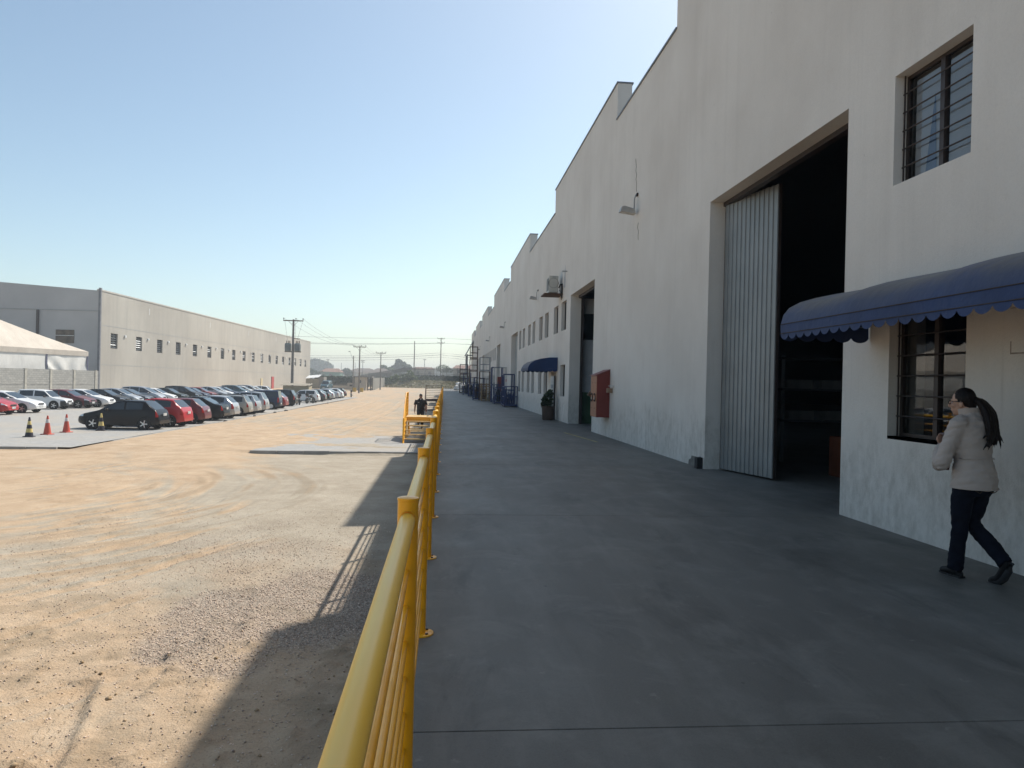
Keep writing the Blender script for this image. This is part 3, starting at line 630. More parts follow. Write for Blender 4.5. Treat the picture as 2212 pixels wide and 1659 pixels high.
# cabinet: front face looks out from the wall, side face looks at the camera
y0, y1, x0, z0, z1 = 22.75, 23.65, 4.76, .62, 1.95
m = MB(); m.prism([(WX-.002, z0), (x0, z0), (x0, z1-.02), (WX-.002, z1+.16)], 'y', y0, y1); m.build('body', M_RED, t)
m = MB(); m.prism([(WX-.002, z1+.165), (x0-.05, z1-.03), (x0-.05, z1-.01), (WX-.002, z1+.185)], 'y', y0-.03, y1+.03); m.build('lid', M_RED, t)
for a, b in ((y0+.015, (y0+y1)/2-.005), ((y0+y1)/2+.005, y1-.015)):
    d = MB().box((x0-.014, a, z0+.02), (x0-.002, b, z1-.05)).build('door', M_TAN, t)
    yc = (a+b)/2; hd = MB(); hd.tube([(x0-.03, yc+.11*math.cos(u), 1.24+.13*math.sin(u)) for u in np.linspace(.6, 5.7, 14)], .014, 6); hd.build('handle', M_DARKMETAL, d)
    MB().box((x0-.032, yc-.04, 1.16), (x0-.015, yc+.04, 1.24)).build('lock', M_GALV, d)
    for z in (1.7, .9): MB().lathe([(.022, -.004), (.022, .004)], 8, (x0-.018, yc, z), 'x').build('vent_hole', M_DARKMETAL, d)
p = MB(); p.tube([(4.9, 23.66, 1.42), (4.9, 24.15, 1.42), (4.88, 24.3, 1.38), (4.84, 24.34, 1.27)], [.06, .06, .07, .085], 10); p.build('pipe', M_RUST, t)
p = MB(); p.box((5.0, 22.35, 1.40), (5.165, 22.5, 1.54), .01); p.build('valve_box', mat('pale_valve', (.34, .22, .14), .7), t); MB().box((5.02, 22.15, 1.6), (5.16, 22.3, 1.62)).build('valve_cap', M_WHITE, t)

def floodlight(y, z, label):
    t = thing('floodlight', label, 'lamp', (WX, y, z), group='floodlights along the warehouse wall'); s = MB()
    s.tube([(WX, y, z+.42), (WX-.06, y, z+.42), (WX-.10, y, z+.30), (WX-.10, y, z-.02)], .018, 6); s.build('arm', M_GREY, t)
    MB().box((WX-.05, y-.05, z+.38), (WX, y+.05, z+.47), .01).build('junction', M_DARKMETAL, t)
    h = MB(); a, b = -.50, -.08; V = [(WX+a, y-.13, z-.07), (WX+a, y+.13, z-.07), (WX+b, y+.13, z-.12), (WX+b, y-.13, z-.12)]; RG = [V]
    for s_, dz in ((.96, .05), (.82, .11), (.5, .145)): RG.append([((p[0]-(WX-.28))*s_+WX-.28, (p[1]-y)*s_+y, p[2]+dz+.02*(s_ < .9)) for p in V])
    h.add([p for r_ in RG for p in r_], [(4*k+i, 4*k+(i+1) % 4, 4*k+4+(i+1) % 4, 4*k+4+i) for k in range(3) for i in range(4)]+[(12, 13, 14, 15)]); h.build('housing', mat('lamp_aluminium', (.42, .40, .37), .45, .4), t)
    MB().quad(*[(x_, y_, z_+.004) for x_, y_, z_ in V[:4]]).build('lens', mat('lamp_lens', (.45, .42, .36), .25), t)
for y, z, l in ((19.85, 6.45, 'grey floodlight on the wall above the fire hose cabinet, nearest the camera'), (41.4, 6.5, 'grey floodlight on the wall just beyond the air conditioner'), (64.1, 6.55, 'third grey floodlight along the wall, beyond the two window rows'), (85.9, 6.6, 'fourth grey floodlight along the warehouse wall'), (108.8, 6.6, 'farthest grey floodlight on the warehouse wall, above the tall racks')): floodlight(y, z, l)

t = thing('air_conditioner', 'beige air conditioner outdoor unit on a bracket above the window row', 'air conditioner', (WX, 33.0, 5.65))
M_AC = mat('beige_enamel', (.50, .48, .43), .5, var=.1)
MB().box((4.56, 32.75, 5.74), (4.98, 33.55, 6.5), .02).build('casing', M_AC, t)
MB().lathe([(.0, .01), (.20, .012), (.22, .0), (.23, .014), (.21, .02)], 20, (4.77, 32.745, 6.17), 'y', False).build('fan_ring', M_DARKMETAL, t)
MB().box((4.55, 32.85, 5.85), (4.559, 33.45, 6.4)).build('grille', M_DARKMETAL, t); MB().box((4.70, 32.738, 6.42), (4.86, 32.744, 6.46)).build('badge', M_GREY, t)
m = MB()
for y in (32.6, 33.7): m.bar((WX, y, 5.66), (4.35, y, 5.66), .05, .05)
m.box((4.33, 32.55, 5.64), (5.17, 33.75, 5.69)); m.build('bracket', M_RUST, t)
m = MB(); m.tube([(5.0, 32.7, 5.95), (5.06, 32.62, 6.1), (5.12, 32.6, 6.12), (5.13, 32.6, 5.9), (5.12, 32.62, 5.5)], .035, 8); m.tube([(5.02, 32.7, 5.85), (5.10, 32.66, 5.75), (5.12, 32.65, 5.42)], .02, 6); m.build('pipe', M_BLACK, t)
MB().cyl((WX, 31.5, 6.52), (4.95, 31.5, 6.52), .025, n=6).build('drain_spout', M_GREY, wh)
# ================================================================ yellow guard rail along the dock edge
RX = -.12
def post_y(k): return 2.685+2.035*k
gr = thing('guard_rail', 'yellow tubular guard rail with many thin bars along the dock edge', 'railing', (RX, 2.685, 0))
pm = MB().lathe([(.0375, 0), (.0375, 1.172), (.039, 1.173), (.039, 1.181), (.03, 1.184), (0, 1.1845)], 20).mesh('post', [M_YELLOW], 40)
fm = MB().lathe([(.088, 0), (.088, .008), (.084, .010), (0, .0101)], 20).mesh('flange', [M_YELLOW], 40)
bm_ = MB().lathe([(.010, .009), (.010, .017), (0, .018)], 6).mesh('bolt', [M_DARKMETAL])
NP = 34; GAPS = {(15, 16), (32, 33)}
for k in range(-2, NP):
    y = post_y(k)-2.685; p = link_mesh('post', pm, gr, loc=(0, y, 0)); link_mesh('flange', fm, p)
    for a in range(4): link_mesh('bolt', bm_, p, loc=(.064*math.cos(.785+a*1.571), .064*math.sin(.785+a*1.571), 0))
    if k < NP-1 and (k, k+1) not in GAPS:
        L = 2.035
        MB().cyl((0, y+.03, 1.105), (0, y+L-.03, 1.105), .0285, n=16, cap=False).build('top_rail', M_WORN, gr, 60, world=False)
        for j in range(1, 8): MB().cyl((0, y+.033, .127*j+.03), (0, y+L-.033, .127*j+.03), .0115, n=8, cap=False).build('rail_bar', M_YELLOW, gr, 60, world=False)
# collars where the rails meet the posts
cm = MB().lathe([(.034, 0), (.034, .012)], 16, axis='y', cap=False).mesh('collar', [M_YELLOW], 60)
for k in range(-1, 14):
    y = post_y(k)-2.685; link_mesh('collar', cm, gr, loc=(0, y-.05, 1.105)); link_mesh('collar', cm, gr, loc=(0, y+.038, 1.105))

# ================================================================ stairs from the yard to the dock
def stairs(name, label, y0, n, run, x0, x1, main, wood, gate):
    t = thing(name, label, 'stairs', ((x0+x1)/2, y0, PAVE)); H = -PAVE; yl = y0+run
    for k in range(n-1):
        z = PAVE+H*(k+1)/n; y = y0+run*(k+.5)/n; tr = MB().box((x0+.05, y, z-.035), (x1-.02, y+run/n*.95, z)).build('tread', wood, t)
    for x in (x0, x1-.05):
        s = MB(); s.add([(x, y0-.12, PAVE), (x+.05, y0-.12, PAVE), (x+.05, y0+.12, PAVE), (x, y0+.12, PAVE), (x, yl-.02, -.02), (x+.05, yl-.02, -.02), (x+.05, yl, -.26), (x, yl, -.26)], [(0,1,2,3),(0,1,5,4),(1,2,6,5),(2,3,7,6),(3,0,4,7),(4,5,6,7)]); s.build('stringer', main, t)
    MB().box((x0-.02, yl, -.05), (x1, yl+1.95, .0)).build('landing', wood, t); MB().box((x0-.02, yl-.03, -.20), (x1, yl, .0-.003)).build('fascia', main, t)
    for x in (x0, x1-.06):
        for y in (yl+.05, yl+1.9): MB().box((x, y-.03, PAVE), (x+.06, y+.03, -.05)).build('leg', main, t)
    # left handrail: sloping with the flight, level along the landing
    hx = x0-.0
    for x in ((hx,) if gate else (hx,)):
        pts = [(x, y0, PAVE), (x, y0, PAVE+1.05)]; MB().cyl(pts[0], pts[1], .028, n=10).build('rail_post', main, t)
        for y in (yl+.02, yl+1.0, yl+1.92): MB().cyl((x, y, 0), (x, y, 1.1), .028, n=10).build('rail_post', main, t)
        MB().tube([(x, y0, PAVE+1.05), (x, yl, 1.08), (x, yl+1.92, 1.08)], .026, 10).build('handrail', main, t)
        for q in range(1, 7): MB().tube([(x, y0+.02, PAVE+.15*q), (x, yl, .15*q), (x, yl+1.92, .15*q)], .011, 6).build('rail_bar', main, t)
    if gate:
        yb = yl+1.95
        for k in range(8): MB().bar((x0, yb, .12+.165*k), (x1, yb, .12+.165*k), .03, .03).build('gate_bar', M_RUST, t)
        for x in (x0, x1): MB().bar((x, yb, PAVE), (x, yb, 1.32), .05, .05).build('gate_post', M_RUST, t)
    return t
M_TREAD = mat('worn_yellow_plate', (.62, .42, .17), .6, var=.3, scale=4)
stairs('steel_stairs', 'yellow steel stairs with open treads leading up to the dock', 32.0, 6, 1.85, -1.72, -.30, M_YELLOW, M_TREAD, False)
stairs('steel_stairs', 'far rusty brown stairs with a barred gate behind the man', 68.0, 6, 1.85, -1.75, -.30, M_RUST, M_RUST, True)
# ================================================================ grey building on the left
LB0 = Vector((-37.5, 84.0, 0)); LBD = Vector((4.5, 99.7, 0)).normalized(); LBN = Vector((LBD.y, -LBD.x, 0))   # along the long wall, outwards (+X)
LBA = math.atan2(LBD.y, LBD.x) - math.pi/2
def grey_render():
    T = NT('grey_render'); P = T.pos(); a = T.noise(P, .12, 4); c = T.mix(T.ramp(a, .35, .65), (.365, .33, .28), (.45, .415, .355))
    s = T.noise(T.mapping(P, (.6, .6, .05)), 2.2, 6, .62); c = T.mix(T.math('MULTIPLY', T.ramp(s, .45, .75), .45), c, (.27, .25, .225))
    f = T.noise(P, 3, 6, .7); c = T.mix(T.math('MULTIPLY', T.ramp(f, .5, .8), .3), c, (.47, .45, .41)); T.color(c); T.rough(.9); T.normal(T.bump(f, .2, .03)); return T.m
M_REND = grey_render()
lb = thing('grey_hall', 'long grey rendered hall with a row of small louvred windows behind the car park', 'building', (LB0.x*1.0714, LB0.y*1.0714, -1.24), LBA); lb.scale = (1.0714,)*3
# local frame: x outwards from the long wall (towards the yard), y along it, z up from PAVE
WU = [2.5, 8.65, 14.5, 20.4, 26.4, 32.2, 38.0, 43.5, 49.0, 54.3, 59.8, 65.0, 70.1, 75.1, 80.4, 85.5, 90.5, 95.2]
HT = 11.75; WZ = (4.55-PAVE, 6.25-PAVE); LEN = 101.0
mb = MB(); yy = sorted([0, LEN] + [u for u in WU] + [u+1.6 for u in WU]); zz = [0, 3.75, WZ[0], WZ[1], HT-.02*0]
def hole(y, z): return any(u < y < u+1.6 for u in WU) and WZ[0] < z < WZ[1]
for i in range(len(yy)-1):
    for j in range(len(zz)-1):
        if hole((yy[i]+yy[i+1])/2, (zz[j]+zz[j+1])/2): continue
        mb.quad((0, yy[i], zz[j]), (0, yy[i+1], zz[j]), (0, yy[i+1], zz[j+1]), (0, yy[i], zz[j+1]))
for u in WU:
    a, b = u, u+1.6
    for q in (((0, a, WZ[0]), (0, b, WZ[0]), (-.25, b, WZ[0]), (-.25, a, WZ[0])), ((0, a, WZ[1]), (0, b, WZ[1]), (-.25, b, WZ[1]), (-.25, a, WZ[1])), ((0, a, WZ[0]), (0, a, WZ[1]), (-.25, a, WZ[1]), (-.25, a, WZ[0])), ((0, b, WZ[0]), (0, b, WZ[1]), (-.25, b, WZ[1]), (-.25, b, WZ[0]))): mb.quad(*q)
mb.build('wall', M_REND, lb, world=False)
m = MB(); m.prism([(-.002, 0), (-40, 0), (-40, HT+.4), (-20, HT+1.2), (-.002, HT)], 'y', 0, .3); m.build('end_wall', mat('end_wall_grey', (.44, .43, .42), .9, var=.15, scale=.2), lb, world=False)
m = MB(); m.prism([(-.002, 0), (-40, 0), (-40, HT+.4), (-20, HT+1.2), (-.002, HT)], 'y', LEN-.3, LEN); m.build('end_wall', M_REND, lb, world=False)
MB().quad((-40, 0, HT+.4), (-20, 0, HT+1.21), (-20, LEN, HT+1.21), (-40, LEN, HT+.4)).quad((-20, 0, HT+1.21), (-.3, 0, HT), (-.3, LEN, HT), (-20, LEN, HT+1.21)).build('roof', M_ROOFDARK, lb, world=False)
MB().box((-.33, -.06, HT), (.06, LEN+.06, HT+.16)).build('coping', mat('pale_coping', (.50, .46, .40), .8), lb, world=False)
MB().box((.002, .5, 8.02), (.012, LEN-.3, 8.06)).build('render_joint', M_GREY, lb, world=False); MB().box((.002, .5, 3.7), (.012, LEN-.3, 3.74)).build('render_joint', M_GREY, lb, world=False)
MB().box((-40, -.07, 9.5), (-.2, .001, 9.56)).build('render_joint', M_GREY, lb, world=False)
M_LOUV = mat('louvre_glass', (.10, .11, .12), .25, var=.3)
for u in WU:
    w = MB().box((-.23, u, WZ[0]), (-.16, u+.06, WZ[1])).box((-.23, u+1.54, WZ[0]), (-.16, u+1.6, WZ[1])).box((-.23, u+.06, WZ[1]-.06), (-.16, u+1.54, WZ[1])).box((-.23, u+.06, WZ[0]), (-.16, u+1.54, WZ[0]+.06)).box((-.24, u+.77, WZ[0]+.06), (-.15, u+.83, WZ[1]-.06)).build('window', M_DARKMETAL, lb, world=False)
    MB().quad((-.24, u, WZ[0]), (-.24, u+1.6, WZ[0]), (-.24, u+1.6, WZ[1]), (-.24, u, WZ[1])).build('pane', M_GLASS, w, world=False)
    for k in range(6):
        z = WZ[0]+.15+k*.26; s = MB(); s.add([(-.20, u+.06, z+.07), (-.20, u+1.54, z+.07), (-.10, u+1.54, z-.04), (-.10, u+.06, z-.04)], [(0, 1, 2, 3)]); s.build('louvre', M_LOUV if random.random() < .7 else M_WHITE, w, world=False)
for k, u in enumerate(range(5, 98, 6)): MB().box((.0, u+.6, WZ[1]-.3), (.16, u+.9, WZ[1]-.05), .02).build('wall_lamp', M_WHITE, lb, world=False)
for u in (12, 33, 52, 70): MB().box((.003, u, 10.2), (.02, u+.12, 11.0)).build('rain_spout', M_WHITE, lb, world=False)
MB().box((.001, 67.2, .6), (.12, 68.8, 3.0)).build('red_panel', mat('red_board', (.45, .05, .05), .6), lb, world=False); MB().box((.001, 60.0, .6), (.10, 61.0, 2.6)).build('pale_panel', mat('cream_board', (.6, .5, .3), .7), lb, world=False)
# end wall fittings (seen above the tent)
w = MB().box((-4.6, -.05, 5.95), (-2.65, -.002, 7.4)).build('end_window', mat('old_boards', (.13, .10, .07), .8, var=.5, scale=2), lb, world=False); MB().box((-4.6, -.08, 6.75), (-2.65, -.055, 6.80)).build('crossbar', M_WHITE, w, world=False)
MB().cyl((-6.5, -.12, 5.2), (-6.5, -.12, 9.5), .14, n=8).build('downpipe', M_DARKMETAL, lb, world=False)
MB().box((-.10, -.14, 0), (.14, .10, HT+.3)).build('corner_flashing', mat('corner_grey', (.20, .20, .21), .8), lb, world=False)

# ---------------------------------------------------------------- block wall with posts
def block_mat():
    T = NT('concrete_blocks'); P = T.obj(); br = T.n('ShaderNodeTexBrick'); T.l(T.mapping(P, (1, 1, 1), (math.pi/2, 0, 0)), br.inputs['Vector']); br.inputs['Scale'].default_value = 2.5; br.inputs['Brick Width'].default_value = 1.0; br.inputs['Row Height'].default_value = .5; br.inputs['Mortar Size'].default_value = .03
    br.inputs['Color1'].default_value = (.36, .345, .31, 1); br.inputs['Color2'].default_value = (.45, .43, .385, 1); br.inputs['Mortar'].default_value = (.27, .255, .23, 1)
    S = T.sep(P); d = T.ramp(T.math('ADD', S[2], T.math('MULTIPLY', T.noise(P, 1.2, 5), -1)), 1.9, 2.7); c = T.mix(T.math('MULTIPLY', d, .55), br.outputs[0], (.13, .12, .11)); T.color(c); T.rough(.95); T.normal(T.bump(br.outputs['Fac'], .5, -.02)); return T.m
a = Vector((-37.3, 83.4, 0)); b = a + Vector((-.25, -.968, 0))*24; bd = (b-a); bl = bd.length; bang = math.atan2(bd.y, bd.x)
bw = thing('block_wall', 'grey concrete block wall with pale posts below the white tent', 'wall', (a.x, a.y, PAVE), bang)
M_BLK = block_mat()
MB().box((0, -.08, 0), (bl, .08, 3.02)).build('blockwork', M_BLK, bw, world=False)
k = .25
while k < bl: MB().box((k, -.13, 0), (k+.26, .13, 3.06)).build('post', mat('pale_post', (.52, .48, .40), .9), bw, world=False); k += 3.1
MB().box((0, .09, 1.55), (bl, .10, 1.65)).build('mortar_band', mat('pale_band', (.40, .38, .34), .9), bw, world=False)

# ---------------------------------------------------------------- white marquee behind the wall
tt = thing('marquee', 'large white marquee with hipped canvas roof and creased side curtain', 'tent', (-41.5, 79, PAVE))
def canvas_w(name, c1, c2):
    T = NT(name); P = T.pos(); a = T.noise(P, .6, 5, .6); T.color(T.mix(T.ramp(a, .3, .7), c1, c2)); T.rough(.8); T.normal(T.bump(T.noise(T.mapping(P, (1, 1, .3)), 2, 3), .4, .08)); return T.m
M_TROOF = canvas_w('tent_roof_canvas', (.50, .43, .35), (.62, .55, .46)); M_TSIDE = canvas_w('tent_side_canvas', (.72, .69, .63), (.82, .79, .73))
# local frame: x along the wall towards the camera side (like the block wall), y away from the yard
tt.location = (-37.65, 83.35, PAVE); tt.rotation_euler = (0, 0, bang)
X0, X1, Y0, Y1, ZE = .4, 25.5, -.45, -7.5, 4.0-PAVE; AP = Vector((13.0, -4.0, 8.0-PAVE))
c = [Vector((X0, Y0, ZE)), Vector((X0, Y1, ZE)), Vector((X1, Y1, ZE)), Vector((X1, Y0, ZE))]
m = MB(); N = 14
for e in range(4):
    p, q = c[e], c[(e+1) % 4]; V = []
    for i in range(N+1):
        for j in range(N+1):
            v = j/N; x = p.lerp(q, i/N).lerp(AP, v); V.append(x+Vector((0, 0, -.17*math.sin(math.pi*v)*(.4+.6*abs(2*i/N-1)**2))))
    m.add(V, [(i*(N+1)+j, (i+1)*(N+1)+j, (i+1)*(N+1)+j+1, i*(N+1)+j+1) for i in range(N) for j in range(N)])
m.build('roof_canvas', M_TROOF, tt, 60, world=False)
MB().box((X0-.02, Y0-.02, ZE-.5), (X1, Y0+.02, ZE+.01)).build('valance', M_TROOF, tt, world=False)
for xa, xb, sw in ((X0+.12, 5.9, .10), (6.15, 14, .03), (14.2, X1, .03)):   # creased curtains
    m = MB(); V = []; nx_, nz_ = 70, 14
    for i in range(nx_+1):
        for j in range(nz_+1):
            u, v = i/nx_, j/nz_; x = xa+(xb-xa)*u; d = sw*math.sin(7*u*math.pi*(.4+.6*v)-4.5*v) + sw*.6*math.sin(19*u-7*v)
            V.append((x, Y0-.06+d*(.15+.85*v)*.8, ZE-.5-v*(2.1+(.15*math.sin(u*5) if sw > .05 else 0))))
    m.add(V, [(i*(nz_+1)+j, i*(nz_+1)+j+1, (i+1)*(nz_+1)+j+1, (i+1)*(nz_+1)+j) for i in range(nx_) for j in range(nz_)]); m.build('curtain', M_TSIDE, tt, 70, world=False)
for x in (X0+.02, 6.02, X1-.1):
    for y in (Y0-.1, Y1+.1): MB().box((x-.09, y-.08, 0), (x+.09, y+.08, ZE-.02)).build('pole', mat('tent_pole', (.13, .13, .19), .5, .2), tt, world=False)

# ---------------------------------------------------------------- utility poles and wires
M_WIRE = mat('wire', (.08, .08, .085), .7)
def upole(label, x, y, zb, zt, arm=0, r=.14, insul=True, trafo=False, armz=None, second=None):
    t = thing('utility_pole', label, 'utility pole', (x, y, zb), group='utility poles')
    MB().cyl((x, y, zb-.3), (x, y, zt), r*1.25, r*.75, n=10).build('pole', M_CONCRETE_POLE, t, 50)
    for az in [q for q in (armz if armz else zt-.18, second) if q and arm]:
        MB().box((x-arm, y-.16, az-.07), (x+arm, y-.05, az+.07)).build('crossarm', M_RUST, t)
        for s in (-1, 1): MB().bar((x+s*arm*.5, y-.12, az-.05), (x, y-.1, az-.75*min(1, arm)), .04, .03).build('brace', M_RUST, t)
        if insul:
            for dx in (-arm+.05, arm*.25, arm-.05): MB().lathe([(.02, 0), (.03, .1), (.07, .12), (.05, .17), (.075, .2), (.05, .28), (.02, .31)], 8, (x+dx, y-.1, az+.06)).build('insulator', M_BLACK, t)
    if trafo:
        for s, dx in ((-1, -.62), (1, .62)):
            tr = MB().box((x+dx-.38, y-.45, 5.25), (x+dx+.38, y+.35, 6.3), .12).build('transformer', mat('transformer_grey', (.20, .23, .22), .6), t)
            for k in range(6): MB().box((x+dx-.33+k*.125, y-.52, 5.35), (x+dx-.30+k*.125, y-.44, 6.15)).build('fin', M_GREY, tr)
            for k in (-1, 0, 1): MB().lathe([(.05, 0), (.07, .1), (.04, .2), (.07, .25), (.02, .4)], 8, (x+dx+k*.2, y, 6.28)).build('bushing', M_RUST, tr)
        MB().box((x-1.05, y-.1, 5.12), (x+1.05, y+.12, 5.26)).build('platform_beam', M_CONCRETE_POLE, t); MB().box((x+.1, y-.2, 6.9), (x+.95, y-.1, 6.96)).build('fuse_arm', M_RUST, t)
        for a_, b_ in (((x-1.1, y-.1, 9.2), (x-.7, y-.1, 6.7)), ((x+1.2, y-.1, 9.2), (x+.6, y-.1, 6.9)), ((x+.3, y-.1, 9.2), (x+.3, y-.1, 6.9))): MB().cyl(a_, b_, .012, n=4).build('drop_wire', M_WIRE, t)
    return t
upole('concrete pole with two transformers and crossarm above the parked cars', -20.1, 100, PAVE, 9.48, 1.3, .17, True, True)
upole('concrete pole with wide crossarm beside the gatehouse', -15.9, 140, -.75, 8.03, 1.15, .13)
upole('concrete pole with crossarm right of the gatehouse, before the grassy bank', -14.8, 173, -.6, 8.21, 1.15, .13)
upole('tall plain pole rising behind the palisade fence', -9.26, 225, 0, 13.9, 0, .17)
upole('tallest pole with short crossarm behind the palisade fence', -1.35, 235, 0, 15.68, 1.15, .18, True, False, 14.1, 15.4)
upole('distant slim pole with double crossarm between the tiled roofs', -28.4, 260, 0, 8.7, .7, .12, False, False, 8.0, 8.5)
upole('distant short pole with crossarm above the fence houses', -7.1, 260, 0, 9.6, .6, .12, False)
upole('distant pole beside the big hazy tree', -46.5, 300, 0, 9.8, .7, .14, False)
upole('slim distant post left of the hillside roofs', -36, 262, 0, 7.6, 0, .09)
upole('slim distant post between the poles and the gatehouse roof', -32.2, 270, 0, 8.0, 0, .09)
t = thing('street_lamp', 'street lamp with a slanting arm behind the gatehouse wall', 'street lamp', (-19.45, 160, -.7))
MB().cyl((-19.45, 160, -.9), (-19.45, 160, 6.8), .13, .09, n=8).build('pole', M_CONCRETE_POLE, t); MB().cyl((-19.45, 160, 5.9), (-20.25, 160, 7.7), .03, n=6).build('arm', M_GREY, t); MB().box((-20.55, 159.9, 7.65), (-20.15, 160.1, 7.8), .03).build('lamp_head', M_GREY, t)
def wire(label, pts, r=.02, sag=.6):
    m = MB()
    for p, q in zip(pts[:-1], pts[1:]):
        p, q = Vector(p), Vector(q); m.tube([p.lerp(q, u) - Vector((0, 0, sag*4*u*(1-u))) for u in np.linspace(0, 1, 13)], r, 4)
    return single(m, 'power_line', M_WIRE, label, 'power line', tuple(pts[0]), 'overhead power lines')
for i, (dz, off, n_) in enumerate(((0, 0, 'top'), (-1.55, -.9, 'middle'), (-1.6, .9, 'lower'))):
    wire(f'{n_} overhead wire running right across behind the palisade fence', [(-75, 200, 13.9+dz-i*.35), (-1.35+off, 235, 15.6+dz), (60, 262, 19+dz)], .035, .9)
for i, (z0_, z1_) in enumerate(((8.2, 10.9), (7.6, 10.3), (7.0, 9.6))):
    wire(f'{("upper", "second", "lowest")[i]} low telephone cable sagging behind the gatehouse', [(-60, 200, z0_), (-1.3, 234.5, z1_), (50, 262, z1_+.6)], .05 if i == 1 else .03, 1.0)
for i, dx in enumerate((-1.2, .3, 1.2)): wire(f'{("left", "centre", "right")[i]} wire from the transformer pole to the gatehouse pole', [(-20.1+dx, 99.9, 9.6), (-15.9+dx*.85, 139.9, 8.2), (-14.8+dx*.85, 172.9, 8.3)], .014, 1.1)

# ---------------------------------------------------------------- small shed under the transformer pole
t = thing('shed', 'low beige block shed with corrugated roof under the transformer pole', 'shed', (-17.9, 92, PAVE))
M_BEIGE = mat('beige_block', (.34, .29, .20), .9, var=.25, scale=2)
MB().box((-19.4, 91.2, PAVE), (-16.5, 91.35, .78)).build('wall', M_BEIGE, t); MB().box((-16.5, 91.2, PAVE), (-16.35, 93.4, .78)).build('wall', mat('cream_block', (.45, .39, .27), .9), t); MB().box((-19.4, 91.35, PAVE), (-19.25, 93.4, .78)).build('wall', M_BEIGE, t)
m = MB(); V = []; n = 54
for k in range(n+1):
    x = -19.75+(3.55)*k/n; z = .83+.035*math.sin(k*math.pi*2/4.5)
    for y, dz in ((90.95, 0), (93.6, .22)): V += [(x, y, z+dz), (x, y, z+dz+.012)]
m.add(V, [(4*k, 4*k+4, 4*k+6, 4*k+2) for k in range(n)]+[(4*k+1, 4*k+5, 4*k+7, 4*k+3) for k in range(n)]+[(4*k, 4*k+4, 4*k+5, 4*k+1) for k in range(n)]); m.build('corrugated_roof', mat('fibre_cement', (.27, .24, .19), .9, var=.3), t)

# ---------------------------------------------------------------- traffic cones
def cone(label, x, y, cols, h=.78, tilt=0):
    t = thing('traffic_cone', label, 'traffic cone', (x, y, PAVE), random.uniform(0, 1.5), 'traffic cones on the car park'); MB().box((-.2, -.2, 0), (.2, .2, .035), .02).build('base', cols[0], t, world=False)
    n = len(cols); rr = lambda u: .155-.125*u
    for k, c in enumerate(cols):
        a, b = k/n, (k+1)/n; pr = [(rr(a), .035+a*h), (rr(b), .035+b*h)]
        if k == n-1: pr += [(.02, .035+h+.004)]
        MB().lathe(pr, 16, cap=(k == n-1)).build('stripe', c, t, 50, world=False)
M_CY = mat('cone_yellow', (.68, .53, .20), .6); M_CB = mat('cone_black', (.025, .022, .035), .6); M_CO = mat('cone_orange', (.55, .085, .05), .6, var=.15); M_CW = mat('cone_white', (.68, .64, .62), .6)
cone('black and yellow striped cone standing alone at the left of the cone row', -17.0, 32.1, [M_CB, M_CY, M_CB, M_CY, M_CB])
cone('orange cone with white band beside the black striped cone', -17.0, 33.5, [M_CO, M_CO, M_CO, M_CW, M_CO])
cone('orange cone with white band nearest the black hatchback', -16.9, 34.9, [M_CO, M_CO, M_CO, M_CW, M_CO])
cone('black and yellow striped cone in front of the black hatchback', -16.05, 36.35, [M_CB, M_CY, M_CB, M_CY])

# ---------------------------------------------------------------- half buried tyres along the car park edge
tm = MB(); V = []; a0 = .05
for i in range(15):
    t_ = math.pi*i/14
    for rr_, w in ((.20, -.07), (.29, -.09), (.31, -.05), (.31, .05), (.29, .09), (.20, .07)): V.append((rr_*math.cos(t_), w, rr_*.62*math.sin(t_)-.02))
tm.add(V, [(i*6+j, i*6+(j+1) % 6, (i+1)*6+(j+1) % 6, (i+1)*6+j) for i in range(14) for j in range(6)]); tme = tm.mesh('old_tyre', [M_BLACK], 50)
for y, l in ((45.6, 'behind the black sedan'), (52.4, 'behind the silver estate with roof bars'), (58.6, 'behind the silver people carrier'), (62.6, 'behind the dark blue van'), (84.6, 'beside the parked motorcycles')):
    o = link_mesh('old_tyre', tme, loc=(-13.02, y, PAVE-.09), rot=(0, 0, R(90+random.uniform(-15, 15)))); tag(o, 'half buried old tyre at the paving edge ' + l, 'tyre', 'half buried tyres')
